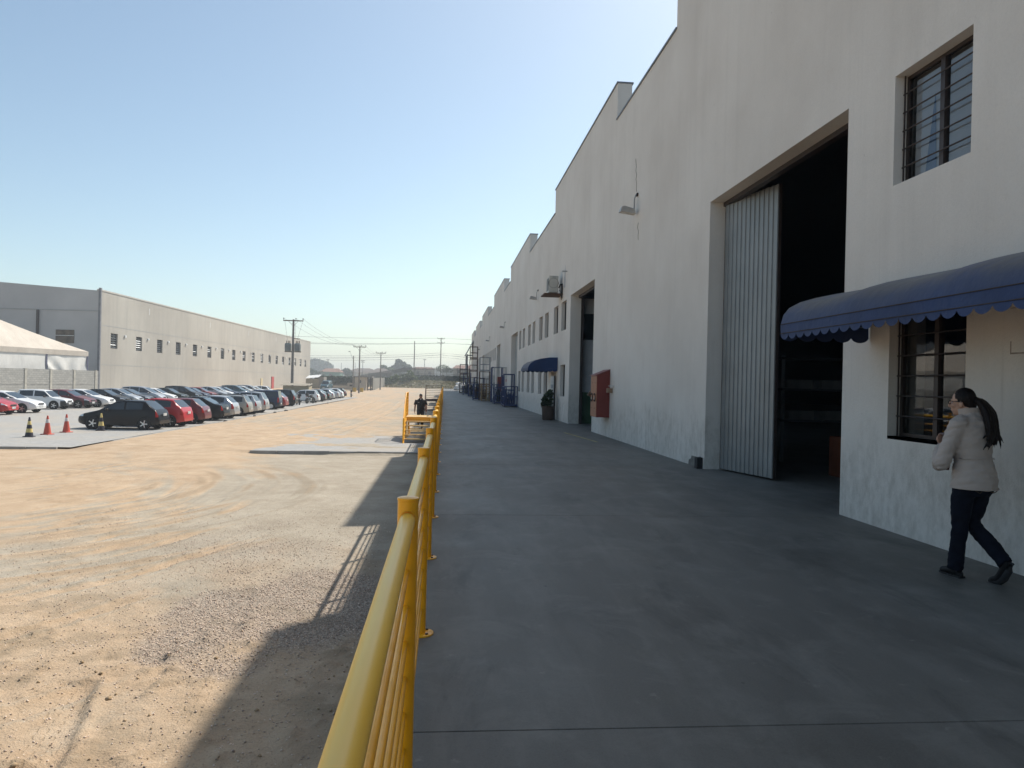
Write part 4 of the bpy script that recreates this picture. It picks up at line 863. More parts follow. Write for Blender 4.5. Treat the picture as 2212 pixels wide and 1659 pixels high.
# ================================================================ cars
CARSPEC = {
 # outline: (x from nose, z); wb/wt: windscreen base/top, rt/rb: rear window top/base, pil: pillars (centre x)
 'hatch':  dict(L=3.85, W=1.64, out=[(0,.50),(.05,.64),(.30,.76),(.98,.92),(1.05,.945),(1.78,1.36),(2.2,1.42),(2.7,1.425),(3.14,1.385),(3.62,.99),(3.74,.93),(3.83,.60),(3.85,.46)], wb=1.05, wt=1.78, rt=3.14, rb=3.62, pil=[2.25], belt=(.90,.97)),
 'round':  dict(L=3.80, W=1.66, out=[(0,.48),(.06,.62),(.28,.76),(.90,.95),(.97,.98),(1.78,1.41),(2.2,1.475),(2.7,1.475),(3.20,1.40),(3.60,1.02),(3.70,.95),(3.78,.62),(3.80,.46)], wb=.97, wt=1.78, rt=3.20, rb=3.60, pil=[2.25], belt=(.93,1.01)),
 'boxy':   dict(L=3.65, W=1.56, out=[(0,.52),(.03,.66),(.12,.74),(.92,.88),(.97,.90),(1.52,1.38),(1.9,1.44),(2.6,1.445),(3.24,1.42),(3.50,.96),(3.58,.90),(3.63,.60),(3.65,.46)], wb=.97, wt=1.52, rt=3.24, rb=3.50, pil=[2.2], belt=(.88,.93)),
 'sedan':  dict(L=4.45, W=1.72, out=[(0,.48),(.06,.62),(.34,.76),(1.12,.92),(1.20,.95),(2.02,1.37),(2.5,1.44),(2.9,1.43),(3.20,1.37),(3.86,1.02),(4.28,.97),(4.41,.66),(4.45,.46)], wb=1.20, wt=2.02, rt=3.20, rb=3.86, pil=[2.65], belt=(.91,.99)),
 'wagon':  dict(L=4.25, W=1.64, out=[(0,.50),(.05,.64),(.30,.75),(1.02,.91),(1.10,.935),(1.80,1.36),(2.2,1.42),(3.0,1.425),(3.86,1.38),(4.10,.97),(4.17,.90),(4.23,.58),(4.25,.46)], wb=1.10, wt=1.80, rt=3.86, rb=4.10, pil=[2.3,3.15], belt=(.90,.95)),
 'mpv':    dict(L=4.05, W=1.70, out=[(0,.48),(.06,.64),(.26,.80),(.72,.98),(.80,1.01),(1.72,1.52),(2.2,1.60),(3.0,1.60),(3.62,1.54),(3.90,1.05),(3.98,.96),(4.03,.62),(4.05,.46)], wb=.80, wt=1.72, rt=3.62, rb=3.90, pil=[2.1,2.95], belt=(.95,1.03)),
 'van':    dict(L=4.20, W=1.70, out=[(0,.55),(.03,.70),(.12,.82),(.92,.98),(1.0,1.0),(1.62,1.55),(2.0,1.63),(3.0,1.64),(4.02,1.60),(4.12,1.02),(4.16,.94),(4.19,.62),(4.20,.50)], wb=1.0, wt=1.62, rt=4.02, rb=4.12, pil=[2.2,3.1], belt=(.98,1.00)),
}
M_TYRE = mat('tyre_rubber', (.016, .016, .017), .85, var=.3); M_RIM = mat('alloy_rim', (.55, .56, .57), .3, .9, var=.1); M_WHEELSHADE = mat('wheel_shade_black', (.008, .008, .009), .9)
M_CARGLASS = glass('car_glass', (.010, .014, .016)); M_CARGLASS.node_tree.nodes['Principled BSDF'].inputs['IOR'].default_value = 1.6
M_HL = mat('headlamp', (.62, .64, .66), .12, .3, var=.2, scale=15); M_TL = mat('tail_lamp', (.38, .02, .018), .15, var=.25, scale=15); M_PLATE = mat('number_plate', (.52, .53, .52), .6); M_BUMP = mat('black_plastic', (.03, .03, .032), .7)
wheel_t = MB().lathe([(.19, -.075), (.26, -.085), (.288, -.06), (.292, 0), (.288, .06), (.26, .085), (.19, .075)], 22, axis='y', cap=False).mesh('tyre', [M_TYRE], 50)
def rim_mesh(kind):
    m = MB(); m.lathe([(.20, -.07), (.195, .07)], 22, axis='y', cap=False); m.lathe([(.205, -.078), (.205, -.06), (.185, -.055), (.185, -.075)], 22, axis='y', cap=False); m.lathe([(.0, -.062), (.055, -.066), (.06, -.04)], 12, axis='y', cap=False)
    if kind == 0:
        for k in range(5):
            a = k*2*math.pi/5; d = Vector((math.cos(a), 0, math.sin(a))); m.bar(d*.03+Vector((0,-.05,0)), d*.195+Vector((0,-.06,0)), .02, .055)
    else:
        m.lathe([(.05, -.06), (.185, -.066)], 22, axis='y', cap=False)
        for k in range(8): a = k*math.pi/4; m.obox((.125*math.cos(a), -.068, .125*math.sin(a)), (.05, .006, .03), Matrix.Rotation(-a, 3, 'Y'))
    return m.mesh('rim', [M_RIM], 40)
RIMS = [rim_mesh(0), rim_mesh(1)]
RIM_IN = MB().lathe([(0, -.03), (.2, -.03)], 16, axis='y', cap=False).mesh('rim_shadow', [M_WHEELSHADE])  # black disc stands for the shade behind the spokes
ARCH_SHADE = MB().lathe([(0, 0), (.345, 0), (.345, .02)], 24, axis='y', cap=False).mesh('arch_gap_shade', [M_WHEELSHADE])  # black disc on the body side, painted shade of the wheel arch gap
def car_meshes(kind):
    s = CARSPEC[kind]; L, W = s['L'], s['W']; ox = [p[0] for p in s['out']]; oz = [p[1] for p in s['out']]
    top = lambda x: float(np.interp(x, ox, oz)); wb, wt, rt, rb = s['wb'], s['wt'], s['rt'], s['rb']; b0, b1 = s['belt']
    pil = []
    for p in s['pil']: pil += [p-.045, p+.045]
    st = [0, .05, .16, .34, .62, .90, wb, wb+.13, (wb+wt)/2, wt-.05, wt+.03] + pil + [rt-.28 if rt-.28 > pil[-1]+.15 else (pil[-1]+rt)/2, rt-.07, rt, (rt+rb)/2, rb, L-.16, L-.05, L]
    if kind == 'sedan': st += [(rb+L)/2]
    st = sorted(set(round(v, 3) for v in st)); hw = W/2
    wf = lambda x: hw*(1-.30*max(0, 1-x/.55)**2.6-.22*max(0, 1-(L-x)/.45)**2.6)
    rings = []
    for x in st:
        z = top(x); w = wf(x); belt = b0+(b1-b0)*x/L; zb = .19+.10*max(0, 1-x/.4)+.10*max(0, 1-(L-x)/.4)
        gh = z-belt > .10
        if gh:
            k = (z-belt)/.48; wr = w*(.965-.19*min(1, k)); q = [(w*.86, zb), (w*.97, zb+.06), (w, .40), (w*.995, .62), (w*.97, belt-.05), (w*.955, belt), (w*.955-(w*.955-wr)*.10, belt+.035), (wr+(w*.955-wr)*.14, z-.085), (wr, z-.045), (wr*.90, z-.012), (0, z)]
        else:
            zt = z; q = [(w*.86, zb), (w*.97, zb+.06), (w, min(.40, zt-.08)), (w*.995, min(.62, zt-.055)), (w*.975, min(belt-.05, zt-.04)), (w*.95, zt-.028), (w*.91, zt-.02), (w*.86, zt-.012), (w*.80, zt-.006), (w*.72, zt-.002), (0, zt+.006)]
        rings.append(q)
    nP = 11; parts = {}
    def put(lbl, pts): parts.setdefault(lbl, MB()).add(pts, [tuple(range(len(pts)))])
    X = lambda i, j, sg: (L/2-st[i], sg*rings[i][j][0], rings[i][j][1])
    eps = 1e-4
    for i in range(len(st)-1):
        xm = (st[i]+st[i+1])/2
        for sg in (-1, 1):
            for j in range(nP-1):
                lbl = 'body'
                if xm < .34 and j < 3: lbl = 'bumper_f'
                if xm > L-.16 and j < 3: lbl = 'bumper_r'
                if .05-eps < st[i] and st[i+1] < .34+eps and j in (3, 4): lbl = 'head%d' % sg
                if st[i] > L-.20 and st[i+1] < L-.03 and j in (3, 4): lbl = 'tail%d' % sg
                if kind in ('mpv', 'round', 'van') and st[i] > L-.20 and st[i+1] < L-.03 and j == 5: lbl = 'tail%d' % sg
                if j == 6 and wb+.1 < xm < rt-.06 and not any(p-.05 < xm < p+.05 for p in s['pil']): lbl = 'side%d_%d' % (sg, sum(xm > p for p in s['pil']))
                if j == 9 and wb-eps < st[i] and st[i+1] < wt+.04 and st[i] < wt-.06: lbl = 'wind'
                if j == 9 and rt-eps < st[i] and st[i+1] < rb+eps: lbl = 'rear'
                put(lbl, [X(i, j, sg), X(i+1, j, sg), X(i+1, j+1, sg), X(i, j+1, sg)])
    for i in (0, len(st)-1):
        pts = [X(i, j, 1) for j in range(nP)] + [X(i, j, -1) for j in range(nP-2, -1, -1)]; lo = [p for p in pts if p[2] < .47]
        put('body' if False else ('bumper_f' if i == 0 else 'bumper_r'), pts)
    parts['body'].add([(L/2-.3, -hw*.8, .24), (L/2-.3, hw*.8, .24), (-L/2+.3, hw*.8, .24), (-L/2+.3, -hw*.8, .24)], [(0, 1, 2, 3)])
    out = {}
    for k, m in parts.items():
        me = m.mesh(k, [None]); bm = bmesh.new(); bm.from_mesh(me); bmesh.ops.remove_doubles(bm, verts=bm.verts, dist=.002); bmesh.ops.recalc_face_normals(bm, faces=bm.faces); bm.to_mesh(me); bm.free()
        me.polygons.foreach_set('use_smooth', [True]*len(me.polygons)); me.set_sharp_from_angle(angle=R(42)); me.materials.clear(); out[k] = me
    fx = .72 if kind in ('mpv', 'round') else .78
    return out, dict(L=L, W=W, fx=L/2-fx, rx=-L/2+(.68 if kind != 'sedan' else .92), mz=b0+.06, mx=L/2-wb-.42)
CARM = {k: car_meshes(k) for k in CARSPEC}
mirror_me = MB().box((-.07, -.10, -.06), (.05, .10, .06), .03).mesh('mirror', [None], 60); mirror_me.materials.clear()
plate_me = MB().box((-.006, -.2, -.065), (.006, .2, .065)).mesh('number_plate', [M_PLATE]); grille_me = MB().box((-.012, -.32, -.05), (.012, .32, .05), .006).mesh('grille', [M_BUMP])
bars_me = MB()
for sgn in (-1, 1): bars_me.tube([(1.0, sgn*.55, 1.40), (.9, sgn*.55, 1.47), (-1.5, sgn*.55, 1.46), (-1.6, sgn*.55, 1.38)], .02, 6)
bars_a = MB().tube([(.35, .55, 1.40), (.28, .55, 1.475), (-1.55, .55, 1.465), (-1.65, .55, 1.385)], .022, 6).mesh('roof_bar', [M_BUMP])
def paint(name, col, metal=.0, rough=.32):
    if name in MATS: return MATS[name]
    T = NT(name); v = T.obj(); f = T.noise(v, 1.5, 4); c = T.mix(T.ramp(f, .3, .7), tuple(q*.92 for q in col), tuple(min(1, q*1.06) for q in col))
    S = T.sep(v); dust = T.ramp(T.math('ADD', S[2], T.math('MULTIPLY', T.noise(v, 3, 4), .3)), .30, .62, (1, 1, 1, 1), (0, 0, 0, 1)); c = T.mix(T.math('MULTIPLY', dust, .12), c, (.30, .25, .19))
    dk = max(col) < .1; T.color(c); T.rough(.25 if dk else rough); T.b.inputs['Metallic'].default_value = metal; T.b.inputs['Coat Weight'].default_value = .06 if dk else .3; T.b.inputs['Specular IOR Level'].default_value = .16 if dk else .35; T.b.inputs['Coat Roughness'].default_value = .07; MATS[name] = T.m; return T.m
PAINT = dict(black=paint('black_car_paint', (.012, .013, .016)), red=paint('red_car_paint', (.42, .02, .025)), maroon=paint('maroon_car_paint', (.13, .018, .024)), silver=paint('silver_car_paint', (.42, .43, .44), .45), white=paint('white_car_paint', (.72, .72, .71)),
 beige=paint('champagne_car_paint', (.34, .32, .28), .4), navy=paint('navy_car_paint', (.022, .035, .075)), grey=paint('graphite_car_paint', (.085, .09, .10), .4), teal=paint('teal_car_paint', (.035, .10, .13), .3), blue=paint('dark_blue_car_paint', (.02, .04, .085), .2), dred=paint('dark_red_car_paint', (.24, .025, .03)), green=paint('dark_green_car_paint', (.02, .03, .026)))
PROTO = {}
def place_car(kind, col, x, y, heading, label, group, blackb=False, rim=0, bars=False, drot=0):
    """x,y: middle of the tail (front row) or nose (back row); heading +1 nose to +X, -1 nose to -X"""
    me, g = CARM[kind]; L = g['L']; cx = x - heading*L/2 if heading > 0 else x - L/2
    t = thing('parked_car', label, 'car', (cx, y, PAVE), (0 if heading > 0 else math.pi)+drot, group); pm_ = PAINT[col]; bp = M_BUMP if blackb else pm_
    names = {'body': ('body', pm_), 'bumper_f': ('front_bumper', bp), 'bumper_r': ('rear_bumper', bp), 'wind': ('windscreen', M_CARGLASS), 'rear': ('rear_window', M_CARGLASS)}
    body = None
    for k, m in me.items():
        if k in names: n_, mt = names[k]
        elif k.startswith('head'): n_, mt = 'headlight', M_HL
        elif k.startswith('tail'): n_, mt = 'tail_light', M_TL
        else: n_, mt = 'side_window', M_CARGLASS
        link_mesh(n_, m, t, mt)
    for wx in (g['fx'], g['rx']):
        for sg in (-1, 1):
            w = bpy.data.objects.new('wheel', rim_shade_disc); COL.objects.link(w); w.parent = t; w.location = (wx, sg*(g['W']/2-.055), .29); w.rotation_euler = (0, 0, 0 if sg < 0 else math.pi)
            link_mesh('tyre', wheel_t, w); link_mesh('rim', RIMS[rim], w)
            link_mesh('arch_gap_shade', ARCH_SHADE, t, loc=(wx, sg*(g['W']/2+.003), .31), rot=(0, 0, 0 if sg < 0 else math.pi))
    for sg in (-1, 1): link_mesh('mirror', mirror_me, t, pm_ if not blackb else M_BUMP, (g['mx'], sg*(g['W']/2+.06), g['mz']))
    link_mesh('number_plate', plate_me, t, loc=(L/2+.008, 0, .44)); link_mesh('number_plate', plate_me, t, loc=(-L/2-.008, 0, .74 if kind not in ('wagon', 'van') else .5)); link_mesh('grille', grille_me, t, loc=(L/2-.005, 0, .60))
    if bars:
        for sg in (1, -1): link_mesh('roof_bar', bars_a, t, scale=(1, sg, 1))
    return t
rim_shade_disc = RIM_IN
FR, BR = 'cars in the front row of the car park', 'cars in the back row of the car park'
FRONT = [('hatch','black',-13.75,38.0,'black hatchback nearest the camera, first of the front row',0,0,0),('round','red',-13.45,40.6,'bright red hatchback right beside the nearest black hatchback',0,0,0),('hatch','maroon',-13.35,43.4,'maroon hatchback with alloy wheels beside the red hatchback',0,0,0),
 ('sedan','black',-13.3,46.9,'glossy black sedan with sloping roof beside the maroon hatchback',0,0,0),('round','silver',-13.35,49.4,'silver hatchback squeezed beside the black sedan',0,0,0),('wagon','beige',-13.4,53.0,'champagne estate car with dark roof bars',0,0,1),('wagon','silver',-13.45,55.6,'pale silver estate car beside the one with roof bars',0,1,0),
 ('mpv','silver',-13.5,58.3,'silver people carrier with tall tail lights',0,1,0),('van','navy',-13.95,65.0,'dark blue boxy van with black bumper',1,1,0),('round','dred',-14.0,67.8,'dark red hatchback just behind the dark blue van',0,1,0),('mpv','black',-14.3,73.6,'black people carrier next to the motorcycles',0,0,0),
 ('boxy','white',-14.2,86.2,'white boxy hatchback behind the parked motorcycles',0,1,0),('hatch','grey',-14.2,91.0,'graphite hatchback beside the white boxy hatchback',0,1,0),('sedan','green',-14.3,95.0,'dark green sedan beyond the graphite hatchback',0,1,0),('hatch','silver',-14.4,99.0,'silver hatchback beyond the dark green sedan',0,1,0),('sedan','silver',-14.5,104.5,'silver sedan near the far end of the front row',0,1,0),('hatch','white',-14.5,108.5,'white hatchback second from the far end of the front row',0,1,0),('round','black',-14.6,112.5,'black hatchback at the far end of the front row',0,1,0)]
for kind, col, x, y, l, bb, rm, rb_ in FRONT: place_car(kind, col, x, y, -1, l, FR, bool(bb), rm, bool(rb_), random.uniform(-.03, .03))
BACK = [('hatch','silver',-26.4,45.6,'silver car cut off at the left edge of the picture',1),('round','red',-26.7,48.6,'red hatchback facing us at the left edge',0),('sedan','white',-26.6,51.6,'white sedan facing us beside the red hatchback',0),('boxy','white',-27.7,57.6,'white boxy hatchback with black bumper standing apart, facing us',1),('hatch','maroon',-27.2,60.2,'maroon hatchback beside the white boxy one, facing us',1),
 ('sedan','white',-26.8,62.6,'white sedan between the maroon and black cars in the back row',0),('hatch','black',-26.6,65.1,'black hatchback sixth in the back row after the gap',0),('round','silver',-26.6,67.8,'silver hatchback between two black cars in the back row',0),('sedan','grey',-26.6,70.3,'dark grey sedan left of the silver people carrier',0),('mpv','silver',-26.6,73.3,'silver people carrier rising above the back row',0),
 ('hatch','white',-26.6,76.2,'white hatchback right of the silver people carrier',0),('hatch','green',-26.6,79.6,'dark green hatchback in the middle of the back row',0),('mpv','black',-26.6,84.0,'black people carrier in the back row behind the black sedan',0),('hatch','navy',-26.6,86.8,'navy hatchback in the back row beside the black people carrier',0),('hatch','dred',-26.6,89.6,'dark red hatchback in the far half of the back row',0),
 ('round','silver',-26.6,93.8,'silver hatchback right of the dark red one in the back row',0),('hatch','white',-26.6,96.6,'white hatchback behind the champagne estate car',0),('sedan','blue',-26.6,99.6,'dark blue sedan in the far half of the back row',0),('mpv','teal',-26.6,104.4,'teal people carrier in the back row',0),('round','white',-26.6,108.4,'white hatchback right of the teal people carrier',0),
 ('mpv','silver',-26.6,111.6,'silver people carrier third from the far end of the back row',0),('hatch','white',-26.6,115.2,'white hatchback second from the far end of the back row',0),('boxy','white',-26.6,120.5,'white boxy car at the far end of the back row near the shed',0)]
for kind, col, x, y, l, bb in BACK: place_car(kind, col, x, y, 1, l, BR, bool(bb), random.choice((0, 1)), False, random.uniform(-.03, .03))

# ---------------------------------------------------------------- motorcycles
def motorcycle(label, x, y, rz, tank):
    t = thing('motorcycle', label, 'motorcycle', (x, y, PAVE), rz, 'motorcycles among the parked cars')
    for wx in (.66, -.62):
        w = MB().lathe([(.25, -.05), (.30, -.05), (.31, 0), (.30, .05), (.25, .05)], 20, (wx, 0, .31), 'y').build('wheel', M_TYRE, t, 50, world=False); m = MB()
        for k in range(6): a = k*math.pi/6; d = Vector((math.cos(a), 0, math.sin(a)))*.25; m.cyl(Vector((wx, 0, .31))-d, Vector((wx, 0, .31))+d, .008, n=4)
        m.lathe([(.06, -.06), (.06, .06)], 10, (wx, 0, .31), 'y'); m.build('spokes', M_GALV, w, world=False)
    MB().tube([(.66, .06, .31), (.50, .06, .75), (.42, .06, 1.0)], .022, 6).tube([(.66, -.06, .31), (.50, -.06, .75), (.42, -.06, 1.0)], .022, 6).build('fork', M_GALV, t, world=False)
    MB().tube([(.42, 0, .9), (.1, 0, .72), (-.3, 0, .70), (-.62, 0, .31)], .03, 6).tube([(.42, 0, .85), (.25, 0, .35), (-.15, 0, .30), (-.62, 0, .31)], .028, 6).build('frame', M_BLACK, t, world=False)
    MB().box((-.12, -.13, .30), (.25, .13, .60), .06).build('engine', M_GREY, t, world=False)
    MB().lathe([(.03, -.02), (.11, .05), (.135, .2), (.12, .38), (.05, .45)], 12, (-.07, 0, .80), 'x').build('fuel_tank', tank, t, 60, world=False)
    MB().tube([(-.02, 0, .80), (-.3, 0, .79), (-.75, 0, .86)], [.08, .12, .06], 8).build('seat', M_BLACK, t, 60, world=False)
    MB().tube([(.38, -.36, 1.06), (.43, -.2, 1.03), (.43, .2, 1.03), (.38, .36, 1.06)], .016, 6).build('handlebar', M_BLACK, t, world=False)
    MB().lathe([(.02, -.04), (.09, 0), (.09, .07)], 12, (.46, 0, .88), 'x').build('headlight', M_HL, t, world=False); MB().box((-.86, -.05, .70), (-.76, .05, .78), .02).build('tail_light', M_TL, t, world=False)
    MB().tube([(.15, -.14, .35), (-.2, -.17, .28), (-.75, -.17, .38)], [.02, .04, .05], 8).build('exhaust', M_GALV, t, world=False); MB().box((-.80, -.16, .88), (-.5, .16, 1.12), .05).build('top_box', M_BLACK, t, world=False)
motorcycle('black motorcycle with red tank beside the black people carrier', -14.9, 77.4, R(112), mat('red_tank', (.35, .02, .02), .3))
motorcycle('dark motorcycle in front of the white boxy hatchback', -14.6, 82.4, R(70), M_BLACK)
motorcycle('black motorcycle at the far end of the front row', -14.4, 116.5, R(100), M_BLACK)
# ================================================================ people
def ring_tube(secs, n=18):
    """secs: (centre, rx, ry, dirx) - elliptical sections; dirx is the direction of the rx axis"""
    m = MB(); b = 0; C = [Vector(s[0]) for s in secs]
    for k, (c, rx, ry, dx) in enumerate(secs):
        d = C[min(k+1, len(C)-1)]-C[max(k-1, 0)]; d.normalize(); x = Vector(dx); x = (x-d*x.dot(d)).normalized(); y = d.cross(x)
        for i in range(n):
            t = 2*math.pi*i/n; m.v.append(tuple(Vector(c)+x*(rx*math.cos(t))+y*(ry*math.sin(t))))
    for k in range(len(secs)-1):
        for i in range(n): j = (i+1) % n; m.face((k*n+i, k*n+j, (k+1)*n+j, (k+1)*n+i))
    m.face(range(n-1, -1, -1)); m.face(range((len(secs)-1)*n, len(secs)*n)); return m
def limb(pts, rs, dx=(1, 0, 0), sub=4, flat=1.0):
    """smooth tube through pts with radii"""
    P = [Vector(p) for p in pts]; out = []
    for i in range(len(P)-1):
        p0, p1, p2, p3 = P[max(i-1, 0)], P[i], P[i+1], P[min(i+2, len(P)-1)]
        for k in range(sub):
            t = k/sub; q = .5*((2*p1)+(p2-p0)*t+(2*p0-5*p1+4*p2-p3)*t*t+(-p0+3*p1-3*p2+p3)*t**3); r = rs[i]+(rs[i+1]-rs[i])*(t*t*(3-2*t)); out.append((q, r, r*flat, dx))
    out.append((P[-1], rs[-1], rs[-1]*flat, dx)); return ring_tube(out)
def ell(c, r, n=14): 
    m = MB(); prof = [(max(1e-3, r[0]*math.sin(math.pi*k/n)), -r[2]*math.cos(math.pi*k/n)) for k in range(n+1)]; m.lathe(prof, 18); s = r[1]/r[0]
    m.v = [(x+c[0], y*s+c[1], z+c[2]) for x, y, z in m.v]; return m
def fuse(name, parts, vox, material, parent, smooth=6, wrinkle=0, wfreq=9, seed=1, rot=None, stretch=(1, 1, 1)):
    b = MB()
    for p in parts:
        o = len(b.v); b.v += p.v; b.f += [tuple(i+o for i in f) for f in p.f]; b.mi += [0]*len(p.f)
    me = b.mesh('tmp', [material]); ob = bpy.data.objects.new('tmp', me); COL.objects.link(ob)
    r = ob.modifiers.new('r', 'REMESH'); r.mode = 'VOXEL'; r.voxel_size = vox
    s = ob.modifiers.new('s', 'SMOOTH'); s.iterations = smooth; s.factor = .5
    dg = bpy.context.evaluated_depsgraph_get(); out = bpy.data.meshes.new_from_object(ob.evaluated_get(dg)); bpy.data.objects.remove(ob)
    if wrinkle:
        nv = len(out.vertices); co = np.empty(nv*3); out.vertices.foreach_get('co', co); co = co.reshape(-1, 3); no = np.empty(nv*3); out.vertices.foreach_get('normal', no); no = no.reshape(-1, 3)
        w = fbm(co[:, 0]*stretch[0]+co[:, 1]*.7+5, co[:, 2]*stretch[2]+co[:, 1]*.5*stretch[1], wfreq, seed, 3)-.5; w2 = np.abs(fbm(co[:, 0]+co[:, 2]*.8+3, co[:, 1]+co[:, 2]*1.6, wfreq*.8, seed+9, 2)-.5)
        co = co+no*((w*1.2-w2*1.4)*wrinkle)[:, None]; out.vertices.foreach_set('co', co.ravel())
    out.polygons.foreach_set('use_smooth', [True]*len(out.polygons)); out.update()
    if not out.materials: out.materials.append(material)
    out.name = name; o = bpy.data.objects.new(name, out); COL.objects.link(o); o.parent = parent; return o
def hand_parts(wrist, palm_dir, side_dir, curl, s=1.0, left=True):
    """palm and five bent fingers; palm_dir: wrist to knuckles, side_dir: index side, curl: direction the fingers bend"""
    w = Vector(wrist); d = Vector(palm_dir).normalized(); sd = Vector(side_dir); sd = (sd-d*sd.dot(d)).normalized(); cu = Vector(curl); cu = (cu-d*cu.dot(d)).normalized(); P = []
    P.append(ring_tube([(w-d*.02*s, .024*s, .018*s, sd), (w+d*.02*s, .032*s, .016*s, sd), (w+d*.06*s, .039*s, .014*s, sd), (w+d*.085*s, .037*s, .011*s, sd)], 12))
    for off, ln in ((.030, .068), (.010, .076), (-.010, .070), (-.029, .055)):
        b = w+d*.082*s+sd*off*s; a = b+(d*.8+cu*.45)*ln*.45*s; c = a+(d*.25+cu*.95)*ln*.35*s; e = c+(cu*.9-d*.35)*ln*.25*s
        P.append(limb([b-d*.02*s, b, a, c, e], [.0085*s, .0085*s, .008*s, .0075*s, .006*s], sd, 3))
    b = w+d*.025*s+sd*.028*s; P.append(limb([b, b+(d*.5+sd*.8)*.03*s, b+(d*.9+sd*.5+cu*.3)*.055*s, b+(d*.9+sd*.25+cu*.6)*.078*s], [.012*s, .0105*s, .0095*s, .007*s], sd, 3)); return P
M_JACKET = mat('beige_jacket', (.47, .395, .345), .8, var=.06, scale=8, bump=.18, bscale=45); M_JEANS = mat('dark_jeans', (.008, .010, .018), .9, var=.3, scale=14, bump=.2, bscale=200, spec=.15); M_HAIR = mat('dark_brown_hair', (.010, .006, .005), .55, var=.4, scale=20, bump=.5, bscale=90, spec=.25); M_SHOE = mat('black_shoe', (.008, .008, .009), .6, spec=.25)
def head_parts(c, yawh, s=1.0):
    """skull, face, nose, chin, ears built facing +Y then turned about z by yawh around c"""
    c = Vector(c); P = [ell((0, -.005, .03), (.074*s, .094*s, .098*s)), ell((0, .03, -.045), (.058*s, .062*s, .070*s)), ell((0, .055, -.085), (.030*s, .028*s, .026*s))]
    P.append(limb([(0, .088, .030), (0, .106, -.005), (0, .112, -.026), (0, .090, -.034)], [.010, .012, .014, .010], (1, 0, 0), 3)); P.append(ell((0, .086, -.058), (.024, .012, .006))); P.append(ell((0, .084, -.068), (.020, .012, .006)))
    for sg in (-1, 1): P.append(ell((sg*.074, -.008, -.012), (.010, .020, .030))); P.append(ell((sg*.045, .06, -.02), (.026, .028, .026)))
    M_ = Matrix.Rotation(yawh, 3, 'Z')
    for p in P: p.v = [tuple(c+M_ @ Vector(v)) for v in p.v]
    return P
def xf(mb, c, yawh):
    M_ = Matrix.Rotation(yawh, 3, 'Z'); mb.v = [tuple(Vector(c)+M_ @ Vector(v)) for v in mb.v]; return mb

# ---------------------------------------------------------------- woman walking beside the wall
w = thing('person', 'woman in beige jacket and dark jeans with ponytail, walking beside the wall', 'person', (4.60, 6.03, 0), R(8))
HC = (-.03, .10, 1.525); HY = R(28)
body = [ring_tube([((0, 0, .86), .145, .11, (1, 0, 0)), ((0, 0, 1.0), .12, .095, (1, 0, 0)), ((0, .01, 1.2), .14, .10, (1, 0, 0)), ((0, .01, 1.36), .15, .085, (1, 0, 0)), ((-.005, .025, 1.41), .07, .06, (1, 0, 0)), ((-.02, .07, 1.50), .05, .052, (1, 0, 0))])]
body += head_parts(HC, HY)
LA = [(-.165, .0, 1.355), (-.235, .03, 1.17), (-.285, .075, .985), (-.21, .17, 1.06), (-.135, .225, 1.14)]
RA = [(.155, .0, 1.355), (.175, .06, 1.22), (.17, .12, 1.09), (.09, .22, 1.06), (.0, .25, 1.08)]
for A in (LA, RA): body.append(limb(A, [.045, .04, .036, .032, .024], (0, 1, 0)))
body += hand_parts(LA[-1], (.25, .45, .85), (0, .4, .9), (.9, .2, -.1), 1.0); body += hand_parts(RA[-1], (-.9, .3, .3), (0, 0, 1), (0, .9, -.3), 1.0)
LL = [(-.085, .0, .86), (-.085, .035, .47), (-.08, .11, .09)]; RL = [(.085, .0, .86), (.075, .075, .47), (.095, -.27, .20)]
for A in (LL, RL): body.append(limb(A, [.075, .05, .035], (1, 0, 0)))
bo = fuse('body', body, .0055, M_SKIN, w, 3)
# jacket
J = [ring_tube([((0, -.02, .785), .207, .178, (1, 0, 0)), ((0, -.02, .84), .206, .178, (1, 0, 0)), ((0, -.012, .95), .188, .165, (1, 0, 0)), ((0, .0, 1.05), .170, .140, (1, 0, 0)), ((0, .005, 1.15), .182, .142, (1, 0, 0)), ((0, .008, 1.27), .198, .142, (1, 0, 0)), ((0, .012, 1.36), .188, .118, (1, 0, 0)), ((-.005, .022, 1.405), .13, .095, (1, 0, 0)), ((-.01, .04, 1.44), .078, .078, (1, 0, 0))], 28)]
J.append(limb(LA, [.082, .074, .070, .062, .050], (0, 1, 0))); J.append(limb(RA, [.082, .074, .068, .060, .050], (0, 1, 0)))
J.append(ell((-.15, .0, 1.35), (.085, .085, .075))); J.append(ell((.15, .0, 1.35), (.085, .085, .075)))
jk = fuse('jacket', J, .009, M_JACKET, w, 9, .016, 15, 3, stretch=(1, 1, 1.9))
cl = MB(); V = []
for i in range(25):
    t = R(-150)+R(300)*i/24+R(-90)
    for r_, z_, k_ in ((.083, 1.40, 1), (.088, 1.435, 1), (.098, 1.475, 1), (.092, 1.478, 1), (.079, 1.43, 1)): V.append((-.012+r_*math.cos(t), .04+r_*.98*math.sin(t), z_-.012*math.sin(t)))
cl.add(V, [(i*5+j, i*5+j+1, (i+1)*5+j+1, (i+1)*5+j) for i in range(24) for j in range(4)]); cl.build('collar', M_JACKET, jk, 50, world=False)
MB().tube([(.168*math.cos(t)*1.07, .141*math.sin(t)*1.07, 1.055+.006*math.sin(3*t)) for t in np.linspace(R(190), R(350), 16)], .006, 6).build('waist_seam', M_JACKET, jk, 60, world=False)
MB().tube([(.204*math.cos(t)*1.01, -.02+.174*math.sin(t)*1.01, .795) for t in np.linspace(0, 6.283, 40)], .007, 6).build('hem', M_JACKET, jk, 60, world=False)
